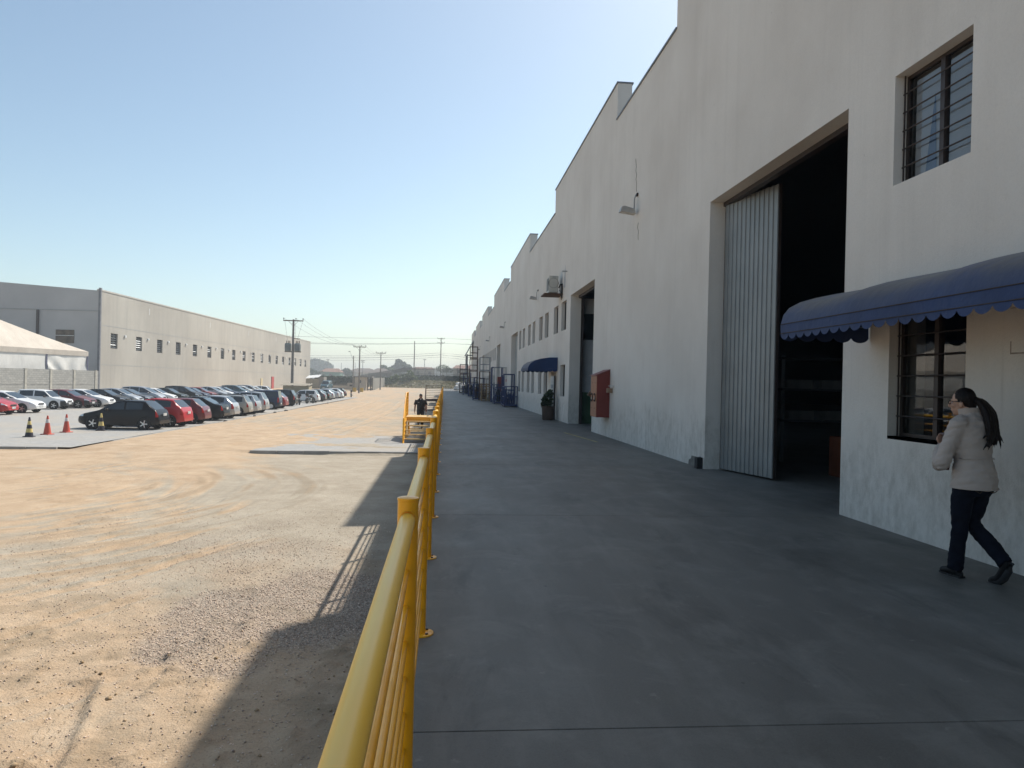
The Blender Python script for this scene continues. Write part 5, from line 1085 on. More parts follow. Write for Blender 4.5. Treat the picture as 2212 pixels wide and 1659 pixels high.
sc_ = MB(); sc_.lathe([(.072, 1.425), (.080, 1.44), (.074, 1.468), (.068, 1.45)], 20, (-.012, .045, 0), cap=False); sc_.build('scarf', mat('dark_scarf', (.03, .03, .05), .9), w, 60, world=False)
# jeans
T_ = [ring_tube([((0, .0, .74), .17, .13, (1, 0, 0)), ((0, -.005, .80), .175, .14, (1, 0, 0)), ((0, .0, .88), .15, .12, (1, 0, 0))])]
T_.append(limb([(-.088, .005, .82), (-.088, .03, .62), (-.085, .04, .46), (-.083, .07, .26), (-.08, .09, .06)], [.098, .090, .074, .067, .070], (1, 0, 0))); T_.append(limb([(.09, -.01, .82), (.085, .04, .62), (.078, .065, .47), (.085, -.12, .325), (.097, -.285, .185)], [.098, .090, .074, .066, .066], (1, 0, 0)))
T_.append(ell((-.07, -.055, .80), (.085, .08, .09))); T_.append(ell((.07, -.055, .80), (.085, .08, .09)))
jn = fuse('jeans', T_, .009, M_JEANS, w, 5, .014, 13, 5)
for sg in (-1, 1): MB().tube([(sg*.13, -.150, .79), (sg*.10, -.158, .775), (sg*.075, -.158, .765), (sg*.05, -.155, .778)], .004, 5).build('pocket_stitch', mat('stitch', (.08, .05, .025), .8), jn, world=False)
sh = [limb([(-.08, .045, .055), (-.08, .09, .05), (-.08, .16, .042), (-.082, .225, .030), (-.082, .25, .026)], [.038, .045, .042, .038, .022], (1, 0, 0), 4, .8), ring_tube([((-.08, .05, .012), .032, .045, (1, 0, 0)), ((-.08, .05, .05), .032, .045, (1, 0, 0))])]
sl = fuse('shoe', sh, .006, M_SHOE, w, 3); MB().prism([(-.115, .01), (-.045, .01), (-.045, .22), (-.06, .262), (-.10, .262), (-.115, .22)], 'z', .001, .016).build('sole', M_BLACK, sl, world=False)
sh = [limb([(.097, -.300, .215), (.097, -.285, .175), (.097, -.255, .115), (.096, -.215, .055), (.096, -.165, .030), (.096, -.125, .026)], [.034, .043, .044, .042, .034, .020], (1, 0, 0), 4, .85)]
sr = fuse('shoe', sh, .006, M_SHOE, w, 3); s_ = MB(); s_.tube([(.096, -.336, .205), (.096, -.312, .14), (.096, -.262, .06), (.096, -.20, .014), (.096, -.12, .010)], [.026, .032, .036, .036, .022], 8); s_.build('sole', M_BLACK, sr, 60, world=False)
# hair, ponytail, glasses
hp = [ell((0, -.018, .040), (.084, .098, .100)), ell((0, -.055, .0), (.070, .066, .080))]
cutp = hp
hr = fuse('hair', [xf(p, HC, HY) for p in hp], .007, M_HAIR, w, 4, .008, 26, 7, stretch=(1, 1, .2))
pt_ = []
base = Vector(HC)+Matrix.Rotation(HY, 3, 'Z') @ Vector((0, -.10, .045))
for k in range(22):
    a = random.uniform(-1, 1); b_ = random.uniform(-1, 1); ln = random.uniform(.8, 1.08)
    pt_.append(limb([base+Vector((a*.01, .01, b_*.01)), base+Vector((a*.025+.01, -.055+b_*.012, -.03)), base+Vector((a*.045+.02, -.135+b_*.02, -.13*ln)), base+Vector((a*.05+.015, -.18+b_*.02, -.27*ln)), base+Vector((a*.062+.02, -.19+b_*.02, -.34*ln)), base+Vector((a*.10+.02+.02*math.sin(k*2.1), -.185+b_*.02, -.41*ln))], [.016, .024, .025, .019, .012, .003], (1, 0, 0), 4))
pt_.append(limb([base, base+Vector((.01, -.06, -.03)), base+Vector((.02, -.135, -.13)), base+Vector((.018, -.175, -.25)), base+Vector((.022, -.185, -.32)), base+Vector((.03, -.185, -.40))], [.020, .034, .042, .040, .030, .008], (1, 0, 0), 4, .7))
fuse('ponytail', pt_, .006, M_HAIR, hr, 2, .006, 30, 9, stretch=(1, 1, .15))
xf(MB().lathe([(.020, -.012), (.026, 0), (.020, .012)], 12, axis='y'), base, HY).build('hair_clip', mat('hair_clip', (.12, .09, .06), .4), hr, 60, world=False)
gl = MB()
for sg in (-1, 1): gl.tube([(sg*.070, .070, .012), (sg*.079, .03, .012), (sg*.080, -.02, .010)], .004, 5)
for sg in (-1, 1): gl.tube([(sg*.036+.028*math.cos(t), .100-.10*abs(.028*math.cos(t)), .006+.018*math.sin(t)) for t in np.linspace(0, 6.283, 16)], .0035, 5)
gl.bar((-.01, .104, .01), (.01, .104, .01), .005, .005); xf(gl, HC, HY).build('glasses', M_BLACK, w, 60, world=False)
for sg in (-1, 1): xf(ell((sg*.032, .076, .006), (.013, .010, .008)), HC, HY).build('eye', mat('eye_white', (.5, .47, .45), .3), w, 60, world=False)
# folder under her arm
f_ = thing('folder', 'dark maroon folder clasped in the walking woman arm', 'folder', (4.60, 6.03, 0), R(8)); fb = MB(); Mf = Matrix.Rotation(R(12), 3, 'Y') @ Matrix.Rotation(R(-18), 3, 'Z')
fb.obox((-.105, .225, 1.09), (.035, .24, .33), Mf); fb.build('cover', mat('maroon_cover', (.06, .012, .018), .5), f_, world=False); fb = MB(); fb.obox((-.105, .227, 1.092), (.024, .238, .322), Mf); fb.build('pages', M_WHITE, f_, world=False)

w.scale = (.94, .94, 1)   # a slim build
f_.scale = (.94, .94, 1)

# ---------------------------------------------------------------- man coming up the far flight of the stairs (faces the camera)
M_SHIRT = mat('black_shirt', (.012, .012, .013), .8, var=.3, scale=10); M_TROUS = mat('black_trousers', (.014, .014, .018), .85, var=.3, scale=10); M_SKIN2 = mat('tanned_skin', (.27, .13, .085), .5, var=.1, scale=20)
mn = thing('person', 'man in black short sleeved shirt coming up the yellow stairs', 'person', (-1.15, 36.95, -.70), R(180))
HC = (0, .03, 1.575); body = [ring_tube([((0, 0, .9), .15, .11, (1, 0, 0)), ((0, 0, 1.1), .15, .10, (1, 0, 0)), ((0, .0, 1.3), .18, .11, (1, 0, 0)), ((0, 0, 1.43), .15, .08, (1, 0, 0)), ((0, .005, 1.47), .07, .065, (1, 0, 0)), ((0, .02, 1.55), .055, .058, (1, 0, 0))])] + head_parts(HC, 0)
AL = [(-.20, 0, 1.40), (-.255, -.01, 1.20), (-.275, .0, 1.06), (-.285, .05, .93), (-.28, .09, .82)]; AR = [(.20, 0, 1.40), (.255, -.01, 1.20), (.275, -.01, 1.06), (.285, .02, .93), (.285, .05, .82)]
for A in (AL, AR): body.append(limb(A, [.05, .046, .042, .038, .028], (0, 1, 0)))
body += hand_parts(AL[-1], (0, .15, -1), (0, 1, 0), (.8, .1, 0)); body += hand_parts(AR[-1], (0, .1, -1), (0, 1, 0), (-.8, .1, 0))
body.append(limb([(-.09, 0, .9), (-.09, .06, .5), (-.09, .0, .1)], [.08, .055, .04])); body.append(limb([(.09, 0, .9), (.09, .22, .58), (.09, .22, .26)], [.08, .055, .04]))
fuse('body', body, .007, M_SKIN2, mn, 3)
S_ = [ring_tube([((0, 0, .84), .185, .14, (1, 0, 0)), ((0, 0, 1.0), .19, .145, (1, 0, 0)), ((0, .01, 1.2), .20, .145, (1, 0, 0)), ((0, .005, 1.34), .215, .13, (1, 0, 0)), ((0, 0, 1.42), .17, .10, (1, 0, 0)), ((0, .0, 1.475), .085, .08, (1, 0, 0))])]
for A in (AL, AR): S_.append(limb(A[:2]+[tuple(Vector(A[1]).lerp(Vector(A[2]), .25))], [.085, .085, .092], (0, 1, 0)))
shm = fuse('shirt', S_, .012, M_SHIRT, mn, 5, .016, 9, 13); MB().add([(-.03, .086, 1.475), (.03, .086, 1.475), (0, .118, 1.395)], [(0, 1, 2)]).build('undershirt', M_WHITE, shm, world=False)
MB().tube([(.09*math.cos(t), .01+.088*math.sin(t), 1.475-.02*math.sin(t)) for t in np.linspace(R(110), R(430), 16)], .014, 6).build('collar', M_SHIRT, shm, 60, world=False); MB().box((.07, .148, 1.27), (.13, .154, 1.285)).build('pocket_badge', M_WHITE, shm, world=False)
T_ = [ring_tube([((0, 0, .80), .175, .135, (1, 0, 0)), ((0, 0, .92), .17, .13, (1, 0, 0))]), limb([(-.09, 0, .86), (-.09, .06, .5), (-.09, .0, .09)], [.105, .08, .068]), limb([(.09, 0, .86), (.09, .22, .58), (.09, .22, .26)], [.105, .08, .068])]
fuse('trousers', T_, .012, M_TROUS, mn, 4, .012, 10, 17)
for p, zf in (((-.09, .0), 0.0), ((.09, .22), .175)): fuse('shoe', [limb([(p[0], p[1]-.05, zf+.05), (p[0], p[1]+.08, zf+.045), (p[0], p[1]+.19, zf+.03)], [.04, .045, .03])], .008, M_SHOE, mn, 2)
cp = fuse('cap', [xf(ell((0, -.008, .058), (.082, .102, .078)), HC, 0)], .008, mat('dark_cap', (.05, .045, .045), .8), mn, 3); xf(MB().prism([(-.07, .06), (-.055, .145), (0, .165), (.055, .145), (.07, .06)], 'z', .062, .070), HC, 0).build('cap_peak', MATS['dark_cap'], cp, world=False)
# the rear flight he walks on
st_ = [o for o in bpy.data.objects if o.name == 'steel_stairs'][0]; yb = 32.0+1.85+1.95
for k in range(1, 6): MB().box((-1.67, yb+.31*(k-1), -.175*k-.035), (-.32, yb+.31*(k-1)+.295, -.175*k)).build('tread', M_TREAD, st_)
for x in (-1.72, -.35):
    s = MB(); s.add([(x, yb, -.02), (x+.05, yb, -.02), (x+.05, yb, -.26), (x, yb, -.26), (x, yb+1.85, PAVE+.12), (x+.05, yb+1.85, PAVE+.12), (x+.05, yb+1.75, PAVE), (x, yb+1.75, PAVE)], [(0,1,2,3),(0,1,5,4),(1,2,6,5),(2,3,7,6),(3,0,4,7),(4,5,6,7)]); s.build('stringer', M_YELLOW, st_)

# ================================================================ goods on the dock
def stillage(label, x0, y0, x1, y1, z0, h, m_, bars=6, r=.03, feet=.1, extra=None, cat='rack', group='steel racks along the dock', mid=True):
    t = thing('steel_rack', label, cat, ((x0+x1)/2, (y0+y1)/2, z0), 0, group)
    for x in (x0, x1):
        for y in (y0, y1): MB().bar((x, y, z0), (x, y, z0+h), r*2, r*2).build('upright', m_, t)
    for z in (z0+feet, z0+h) + ((z0+h*.5,) if mid else ()):
        for a, b in (((x0, y0, z), (x1, y0, z)), ((x0, y1, z), (x1, y1, z)), ((x0, y0, z), (x0, y1, z)), ((x1, y0, z), (x1, y1, z))): MB().bar(a, b, r*1.6, r*1.6).build('crossbar', m_, t)
    for k in range(bars):
        y = y0+(y1-y0)*(k+1)/(bars+1); MB().bar((x0, y, z0+feet), (x0, y, z0+h*.5 if mid else z0+h), r*.9, r*.9).build('rail_bar', m_, t)
        x = x0+(x1-x0)*(k+1)/(bars+1); MB().bar((x, y0, z0+feet), (x, y0, z0+h*.5 if mid else z0+h), r*.9, r*.9).build('rail_bar', m_, t)
    MB().box((x0, y0, z0+feet+.02), (x1, y1, z0+feet+.06)).build('deck', m_, t); return t
stillage('low blue steel cage trolley nearest on the dock, against the wall', 4.2, 51.3, 5.08, 53.0, 0, 1.42, M_BLUESTEEL, 4, .035)
stillage('tall blue steel portal rack just behind the low blue cage', 4.3, 53.5, 5.05, 55.2, 0, 2.3, M_BLUESTEEL, 1, .045)
stillage('second low blue cage further from the wall', 3.95, 57.6, 4.85, 59.4, 0, 1.32, M_BLUESTEEL, 5)
stillage('thin grey pipe frame standing over the blue cages', 4.1, 60.4, 5.05, 61.6, 0, 2.95, M_GREY, 0, .022, mid=False)
stillage('dark blue rack beside the stack of pallets', 4.05, 63.0, 4.95, 64.4, 0, 3.0, M_BLUESTEEL, 4, .04)
stillage('low blue trestle rack at the outer side of the pallets', 2.75, 70.0, 3.35, 71.6, 0, 1.5, M_BLUESTEEL, 2)
for k in range(3): stillage(f'{("bottom", "middle", "top")[k]} grey stillage of the stack behind the pallets', 3.3, 69.2, 4.25, 70.4, 1.36*k, 1.33, M_RUST if k < 2 else M_GREY, 2, .03)
for k in range(4): stillage(f'{("lowest", "second", "third", "topmost")[k]} stillage of the tall far stack on the dock', 3.2, 94, 4.15, 95.4, 1.57*k, 1.53, M_RUST, 2 if k < 2 else 0, .035)
for k in range(2): stillage(f'{("lower", "upper")[k]} rusty stillage outside the tall far stack', 2.6, 101, 3.6, 102.5, 1.5*k, 1.46, M_BLUESTEEL, 3, .04)
for k in range(3): stillage(f'{("lower", "middle", "upper")[k]} dark stillage before the far portico', 2.4, 115, 3.6, 116.6, 1.5*k, 1.46, M_RUST, 3, .05)
stillage('dark blue rack of scrap beside the tall far stack', 3.4, 84, 4.5, 86, 0, 2.2, M_BLUESTEEL, 4, .04)
stillage('low dark rack between the far stacks', 2.9, 88, 3.9, 90, 0, 1.5, M_BLUESTEEL, 4, .04)
# steel off-cuts in the cages
def bundle(label, x, y, n, h, m_, cat='scrap'):
    t = thing('steel_bundle', label, cat, (x, y, 0), 0, 'steel offcuts in the cages')
    for k in range(n): a = random.uniform(-.25, .25); b = random.uniform(-.25, .25); hh = h*random.uniform(.6, 1); MB().bar((x+a, y+b*1.6, .17), (x+a+random.uniform(-.15, .15), y+b*1.6+random.uniform(-.3, .3), .17+hh), .07, .05).build('offcut', m_, t)
bundle('blue steel offcuts leaning in the nearest low cage', 4.6, 52.2, 16, 1.1, M_BLUESTEEL); bundle('dark steel offcuts leaning in the second low cage', 4.4, 58.5, 16, 1.0, M_BLACK); bundle('rusty offcuts in the trestle rack', 3.05, 70.8, 14, 1.1, M_RUST); bundle('dark offcuts in the far scrap rack', 3.9, 85, 22, 1.8, M_BLACK); bundle('dark offcuts in the low far rack', 3.4, 89, 18, 1.2, M_BLACK)
bundle('rusty offcuts in the bottom stillage behind the pallets', 3.75, 69.8, 14, 1.0, M_RUST); bundle('dark offcuts in the lowest stillage of the tall far stack', 3.7, 94.7, 16, 1.3, M_BLACK); bundle('dark offcuts in the rusty stillage outside the far stack', 3.1, 101.7, 18, 1.3, M_BLACK); bundle('dark offcuts in the lower stillage before the far portico', 3.0, 115.8, 18, 1.3, M_BLACK); bundle('blue offcuts in the dark blue rack beside the pallets', 4.5, 63.7, 14, 1.6, M_BLUESTEEL)
# pallets
deck = MB().box((-.5, -.05, 0), (.5, .05, .022)).mesh('deck_board', [M_WOOD]); blk = MB().box((-.05, -.6, 0), (.05, .6, .10)).mesh('bearer', [M_WOOD])
def pallet(label, x, y, z, rz=0):
    t = thing('pallet', label, 'pallet', (x, y, z), rz, 'pallets in the stack')
    for dx in (-.45, 0, .45): link_mesh('bearer', blk, t, loc=(dx, 0, .022))
    for dy in (-.55, -.28, 0, .28, .55): link_mesh('deck_board', deck, t, loc=(0, dy, .122))
    for dy in (-.55, 0, .55): link_mesh('deck_board', deck, t, loc=(0, dy, 0))
ORD = ['bottom', 'second', 'third', 'fourth', 'fifth', 'sixth', 'seventh', 'eighth', 'ninth', 'tenth', 'top']
for k in range(11): pallet(f'{ORD[k]} wooden pallet of the stack counted from the floor', 3.85+random.uniform(-.03, .03), 67.6+random.uniform(-.03, .03), .146*k, random.uniform(-.03, .03))
# second red cabinet and notice further along the wall
t = thing('fire_hose_cabinet', 'far red fire hose cabinet behind the blue racks', 'cabinet', (WX, 64.4, .9)); MB().box((4.62, 64.0, .9), (WX-.002, 65.0, 2.2)).build('body', M_RED, t); MB().box((4.6, 64.1, 1.0), (4.62, 64.9, 2.1)).build('door', M_TAN, t)
t = thing('wall_sign', 'small white and red notice on the wall beside the far cabinet', 'sign', (WX, 61.6, 1.2)); MB().box((WX-.02, 60.9, 1.25), (WX-.003, 62.2, 2.1)).build('plate', M_WHITE, t); MB().box((WX-.026, 61.0, 1.78), (WX-.021, 62.1, 2.0)).build('red_band', mat('sign_red', (.5, .05, .04), .6), t)
# potted shrub
px_, py_ = 4.72, 33.3; t = thing('potted_plant', 'leafy shrub in a brown clay pot under the small awning', 'plant', (px_, py_, 0))
MB().lathe([(.22, 0), (.245, .03), (.27, .3), (.285, .55), (.31, .56), (.31, .63), (.28, .63), (.27, .57), (0, .57)], 20, (px_, py_, 0)).build('pot', mat('brown_clay', (.065, .038, .024), .7, var=.3), t, 45)
MB().tube([(px_, py_, .55), (px_-.03, py_, .75), (px_-.02, py_+.02, 1.0)], [.02, .016, .01], 6).tube([(px_, py_, .6), (px_-.12, py_-.05, .8), (px_-.2, py_-.05, 1.0)], [.012, .01, .006], 5).build('stem', M_WOOD, t)
def leaf_mesh(pts, size, name, material, up=.3, aspect=.5):
    n = len(pts); a = RNG.normal(size=(n, 3)); a[:, 2] += up; a /= np.linalg.norm(a, axis=1)[:, None]; b = RNG.normal(size=(n, 3)); b -= a*(a*b).sum(1)[:, None]; b /= np.linalg.norm(b, axis=1)[:, None]; c = np.cross(a, b)
    s = size*(.6+.8*RNG.random((n, 1))); P = np.stack([pts-b*s, pts+c*s*aspect+a*s*.15, pts+b*s, pts-c*s*aspect+a*s*.15], 1).reshape(-1, 3); me = np_mesh(name, P, np.arange(n*4).reshape(-1, 4), material)
    at = me.color_attributes.new('tint', 'FLOAT_COLOR', 'POINT'); t_ = np.repeat(RNG.random(n), 4); at.data.foreach_set('color', np.stack([t_, t_, t_, np.ones_like(t_)], 1).astype(np.float32).ravel()); return me
def leaf_mat(name, c1, c2, c3):
    T = NT(name); at = T.n('ShaderNodeAttribute', attribute_name='tint'); r = T.n('ShaderNodeValToRGB'); T.l(at.outputs['Fac'], r.inputs[0]); e = r.color_ramp.elements; e[0].color = c4(c1); e[1].color = c4(c3); k = e.new(.5); k.color = c4(c2); T.color(r.outputs[0]); T.rough(.6); T.b.inputs['Subsurface Weight'].default_value = 0
    tr = T.n('ShaderNodeBsdfTranslucent'); T.l(r.outputs[0], tr.inputs[0]); mx = T.n('ShaderNodeMixShader'); mx.inputs[0].default_value = .25; out = T.t.nodes['Material Output']; T.l(T.b.outputs[0], mx.inputs[1]); T.l(tr.outputs[0], mx.inputs[2]); T.l(mx.outputs[0], out.inputs[0]); return T.m
L_DARK = leaf_mat('dark_foliage', (.018, .035, .015), (.035, .06, .022), (.055, .085, .03)); L_MID = leaf_mat('mid_foliage', (.03, .055, .02), (.055, .09, .03), (.09, .13, .04)); L_PALE = leaf_mat('pale_foliage', (.06, .09, .03), (.10, .14, .05), (.15, .18, .07)); L_DRY = leaf_mat('dry_grass', (.16, .13, .06), (.24, .19, .09), (.16, .17, .06))
def blob_pts(centres, n):
    out = []
    for (c, r) in centres:
        k = max(4, int(n*(r[0]*r[1]*r[2])**(2/3)/sum((q[0]*q[1]*q[2])**(2/3) for _, q in centres))); d = RNG.normal(size=(k, 3)); d /= np.linalg.norm(d, axis=1)[:, None]; d *= (.55+.5*RNG.random((k, 1))); out.append(np.array(c)+d*np.array(r))
    return np.concatenate(out)
pts = blob_pts([((px_-.02, py_, .98), (.24, .24, .30)), ((px_-.17, py_-.04, .86), (.16, .18, .2)), ((px_+.08, py_, 1.2), (.15, .18, .2)), ((px_-.2, py_, .7), (.12, .1, .12)), ((px_+.05, py_, .74), (.15, .15, .14))], 1100)
o = link_mesh('foliage', leaf_mesh(pts-np.array(wloc(t)), .055, 'foliage', L_DARK), t)
# white sacks heaped at the far end
def sack(label, x, y, z, s):
    m = ell((0, 0, 0), (.5*s, .38*s, .3*s), 10); m.v = [(a+.06*math.sin(7*b+a*5), b+.05*math.sin(9*c_), c_+.05*math.sin(8*a)) for a, b, c_ in m.v]; o = single(m, 'sack', M_WHITE, label, 'sack', (0, 0, 0), 'white sacks heaped at the end of the dock', 60); o.location = (x, y, z+.28*s); o.rotation_euler = (0, 0, random.uniform(0, 3))
k = 0
for row, (n, z) in enumerate(((6, 0), (5, .5), (3, 1.0))):
    for i in range(n): sack('white plastic sack in the heap at the far end of the dock', 2.4+row*.25+i*.55, 155+random.uniform(-.6, .6)+row*.3, z, random.uniform(.9, 1.2))
# portico at the far end of the warehouse
t = thing('portico', 'small gabled portico on posts at the far end of the warehouse', 'portico', (4.6, 140, 0)); m = MB(); m.prism([(3.9, 6.8), (5.15, 9.3), (5.15, 9.5), (3.7, 6.75)], 'y', 136, 143); m.build('roof', M_COPING, t)
for y in (136.2, 142.8): MB().box((3.95, y-.12, 0), (4.2, y+.12, 6.9)).build('post', M_GREY, t)
MB().box((3.95, 136.1, 6.6), (5.1, 136.3, 6.8)).build('beam', M_GREY, t)
# dim goods just inside the first loading door
M_CARTON = mat('dull_carton', (.20, .19, .17), .9, var=.3, scale=4); t = thing('storage_rack', 'storage rack with dull cartons in the dark behind the first door', 'rack', (8.6, 16.3, 0))
for x in (7.6, 9.6):
    for y in (16.0, 16.8): MB().box((x-.03, y-.03, 0), (x+.03, y+.03, 2.4)).build('upright', M_GALV, t)
for z in (.9, 1.6, 2.3): MB().box((7.55, 15.95, z), (9.65, 16.85, z+.05)).build('shelf', M_ROOFDARK, t)
for i, (x, z) in enumerate(((7.75, .95), (8.6, .95), (7.7, 1.65), (8.5, 1.65))): single(MB().box((x, 16.0, z), (x+.6, 16.6, z+.2)), 'carton', M_CARTON, f'{("left", "right")[i % 2]} dull carton on the {("lower", "upper")[i//2]} shelf behind the first door', 'box', (x+.3, 16.3, z), 'cartons on the rack')
single(MB().box((7.35, 12.9, 0), (7.75, 13.5, .75), .02), 'orange_crate', mat('orange_crate', (.20, .06, .025), .7), 'orange crate just inside the first loading door', 'crate', (7.55, 13.2, 0))
# ================================================================ beyond the yard
M_GRASS = mat('bank_earth', (.15, .125, .065), .95, var=.4, scale=.4)
def gz1(x, y): return float(base_z(np.array([x]), np.array([y]))[0])
# grassy bank
bx = np.linspace(-24, 40, 65); by = np.linspace(188, 216, 29); BX, BY = np.meshgrid(bx, by)
front = 201.5 - 6*sst(-16, -6, BX) + 6*sst(-4, 2, BX); rise = sst(0, 9, BY-front); BZ = -.12 + rise*1.7*sst(-20, -12, BX) + .25*fbm(BX, BY, .3, 41)*sst(-1, 2, BY-front); BZ = np.where(BY < front, -.45, BZ)
ii = (np.arange(28)[:, None]*65+np.arange(64)[None]).ravel()
o = link_mesh('grassy_bank', np_mesh('grassy_bank', np.stack([BX.ravel(), BY.ravel(), BZ.ravel()], 1), np.stack([ii, ii+1, ii+66, ii+65], 1), M_GRASS, True)); o['kind'] = 'structure'
def bank_z(x, y):
    fr = 201.5-6*sst(-16, -6, x)+6*sst(-4, 2, x); return -.12+sst(0, 9, y-fr)*1.7*sst(-20, -12, x)+.12*sst(-1, 2, y-fr)
def veg(name, label, cat, centres, n, size, m_, kind=None, base=None, trunk=None, group=None, up=.3, asp=.6):
    P = blob_pts(centres, n)
    if kind: o = link_mesh(name, leaf_mesh(P, size, name, m_, up, asp)); return tag(o, label, cat, kind=kind)
    t = thing(name, label, cat, base, 0, group); link_mesh('crown', leaf_mesh(P-np.array(base), size, 'crown', m_, up, asp), t)
    m = MB(); b = Vector(base); top = Vector(centres[0][0])
    r0 = trunk or .2; m.tube([b-Vector((0, 0, .3)), b.lerp(top, .45)+Vector((.1*r0, 0, 0)), top], [r0, r0*.75, r0*.3], 7)
    for c_, r in centres[1:]: m.tube([b.lerp(top, .45), Vector(c_)], [r0*.5, r0*.15], 5)
    m.build('trunk', M_CONCRETE_POLE, t); return t
# tufts of dry grass on the bank
gp = np.stack([RNG.uniform(-22, 6, 5200), RNG.uniform(189, 211, 5200)], 1); fr_ = 201.5-6*sst(-16, -6, gp[:, 0])+6*sst(-4, 2, gp[:, 0]); gp = gp[gp[:, 1] > fr_+.3]; gpz = bank_z(gp[:, 0], gp[:, 1])+.25*RNG.random(len(gp))
o = link_mesh('dry_grass', leaf_mesh(np.column_stack([gp, gpz]), .34, 'dry_grass', L_DRY, .1, .35)); tag(o, 'dry yellowish grass covering the bank', 'grass', kind='stuff')
# retaining wall overgrown by dark creeper, palisade on top
rw = thing('retaining_wall', 'dark retaining wall overgrown with creeper below the palisade fence', 'wall', (5, 214, 0)); MB().box((-11, 213.6, -.4), (40, 214.2, 3.35)).build('wall', mat('mossy_wall', (.06, .06, .05), .95, var=.4), rw)
MB().add([(-24, 204, -.5), (-11, 213.6, -.5), (-11, 213.6, 3.3), (-24, 204, 1.6), (-24, 204.4, -.5), (-11, 214.2, -.5), (-11, 214.2, 3.3), (-24, 204.4, 1.6)], [(0,1,2,3),(4,5,6,7),(3,2,6,7),(0,3,7,4)]).build('sloping_wall', MATS['mossy_wall'], rw)
P = np.column_stack([RNG.uniform(-10.5, 36, 9000), 213.4-.5*RNG.random(9000), RNG.uniform(.9, 3.5, 9000)]); o = link_mesh('creeper', leaf_mesh(P, .3, 'creeper', L_DARK), None); tag(o, 'dark creeper hanging over the retaining wall', 'creeper', kind='stuff')
fn = thing('palisade_fence', 'concrete palisade fence of close upright pales on the retaining wall', 'fence', (5, 214, 3.3)); M_PALE = mat('pale_concrete', (.20, .18, .15), .95, var=.3)
m = MB()
for k in range(190): x = -11.4+k*.27; m.box((x, 213.85, 3.3), (x+.16, 213.95, 5.75+.18*math.sin(k*2.3)*.4)); 
o = m.build('pales', M_PALE, fn); o['kind'] = 'stuff'; m = MB()
for k in range(60): u = k/60; m.box((-23.5+12*u, 204.5+9.1*u, 1.6+1.7*u), (-23.5+12*u+.15, 204.6+9.1*u, 2.9+2.7*u))
o = m.build('pales', M_PALE, fn); o['kind'] = 'stuff'
for z in (3.9, 5.2): MB().box((-11.4, 213.96, z), (40, 214.05, z+.12)).build('rail', M_PALE, fn)
for k in range(17): MB().box((-11.5+k*3, 213.9, 3.3), (-11.3+k*3, 214.1, 5.9)).build('post', M_PALE, fn)
# shrubs and trees
veg('shrub', 'pale green young tree growing on the bank before the fence', 'tree', [((-9.6, 206, 3.4), (1.2, 1.2, 1.3)), ((-10.9, 206, 2.2), (1.1, 1, 1.1)), ((-8.4, 206, 2.1), (1.1, 1, 1.2))], 900, .26, L_PALE, base=(-9.6, 206, 1.0), trunk=.12, group='shrubs on the bank')
veg('shrub', 'pale green bush right of the gatehouse pole', 'bush', [((-13.9, 201, 1.9), (1.3, 1.2, 1.0)), ((-13.0, 201, 2.6), (.9, .9, .9)), ((-14.9, 201, 1.3), (.8, .8, .7))], 800, .24, L_PALE, base=(-13.9, 201, .1), trunk=.1, group='shrubs on the bank')
veg('shrub', 'dark bushes between the bank and the sloping wall', 'bush', [((-11.8, 209, 2.4), (2.2, 1.4, 1.3)), ((-16.5, 206, 1.5), (1.8, 1.2, 1.1)), ((-6.4, 210, 2.2), (2.6, 1.2, 1.2)), ((-3, 211, 1.9), (2.2, 1.2, 1.1))], 1800, .28, L_DARK, base=(-11.5, 209, .5), trunk=.1, group='shrubs on the bank')
veg('shrub', 'feathery bush behind the fence at the foot of the tallest pole', 'bush', [((-.6, 219, 5.6), (2.1, 1.4, 1.3)), ((1.2, 219, 5.2), (1.4, 1.2, 1.0))], 700, .26, L_MID, base=(-.6, 219, 2.5), trunk=.1, group='shrubs on the bank', asp=.25)
veg('tree', 'large hazy tree beside the grey hall roof corner', 'tree', [((-57, 330, 8.2), (4.6, 4, 2.5)), ((-53, 331, 7.6), (3.2, 3, 2.2)), ((-62, 331, 7.4), (4.5, 4, 2.4)), ((-50.5, 330, 7.2), (1.8, 2, 1.6)), ((-66, 333, 8.2), (5, 4, 2.6)), ((-57, 330, 5.6), (6, 4, 2))], 4200, .55, L_DARK, base=(-57, 330, 0), trunk=.5, group='trees beyond the yard')
veg('tree', 'rounded hazy tree left of the tall plain pole', 'tree', [((-16.6, 280, 7.2), (2.6, 2.4, 1.9)), ((-18.6, 280, 6.2), (2.0, 2, 1.6)), ((-14.3, 280, 6.6), (1.9, 2, 1.5)), ((-17.2, 280, 9.0), (1.3, 1.3, .9))], 2000, .42, L_DARK, base=(-16.6, 280, 1), trunk=.3, group='trees beyond the yard')
veg('tree', 'small dark tree between the tiled roofs and the green house', 'tree', [((-35, 268, 4.6), (1.6, 1.6, 1.2)), ((-33.8, 268, 4.0), (1.3, 1.3, 1.0))], 700, .35, L_DARK, base=(-35, 268, 0), trunk=.15, group='trees beyond the yard')
veg('tree', 'flat topped small tree right of the grey tiled roof', 'tree', [((-21.4, 262, 6.6), (1.2, 1.2, .6)), ((-20, 262, 5.8), (2.4, 1.5, .6))], 600, .32, L_PALE, base=(-21, 262, 1), trunk=.15, group='trees beyond the yard')
veg('tree', 'dark trees in front of the green walled house', 'tree', [((-45.5, 252, 3.6), (3, 2, 1.8)), ((-41.5, 251, 2.9), (1.8, 1.6, 1.4)), ((-49.5, 252, 3.6), (3, 2, 2.0))], 1600, .4, L_DARK, base=(-45.5, 252, 0), trunk=.25, group='trees beyond the yard')
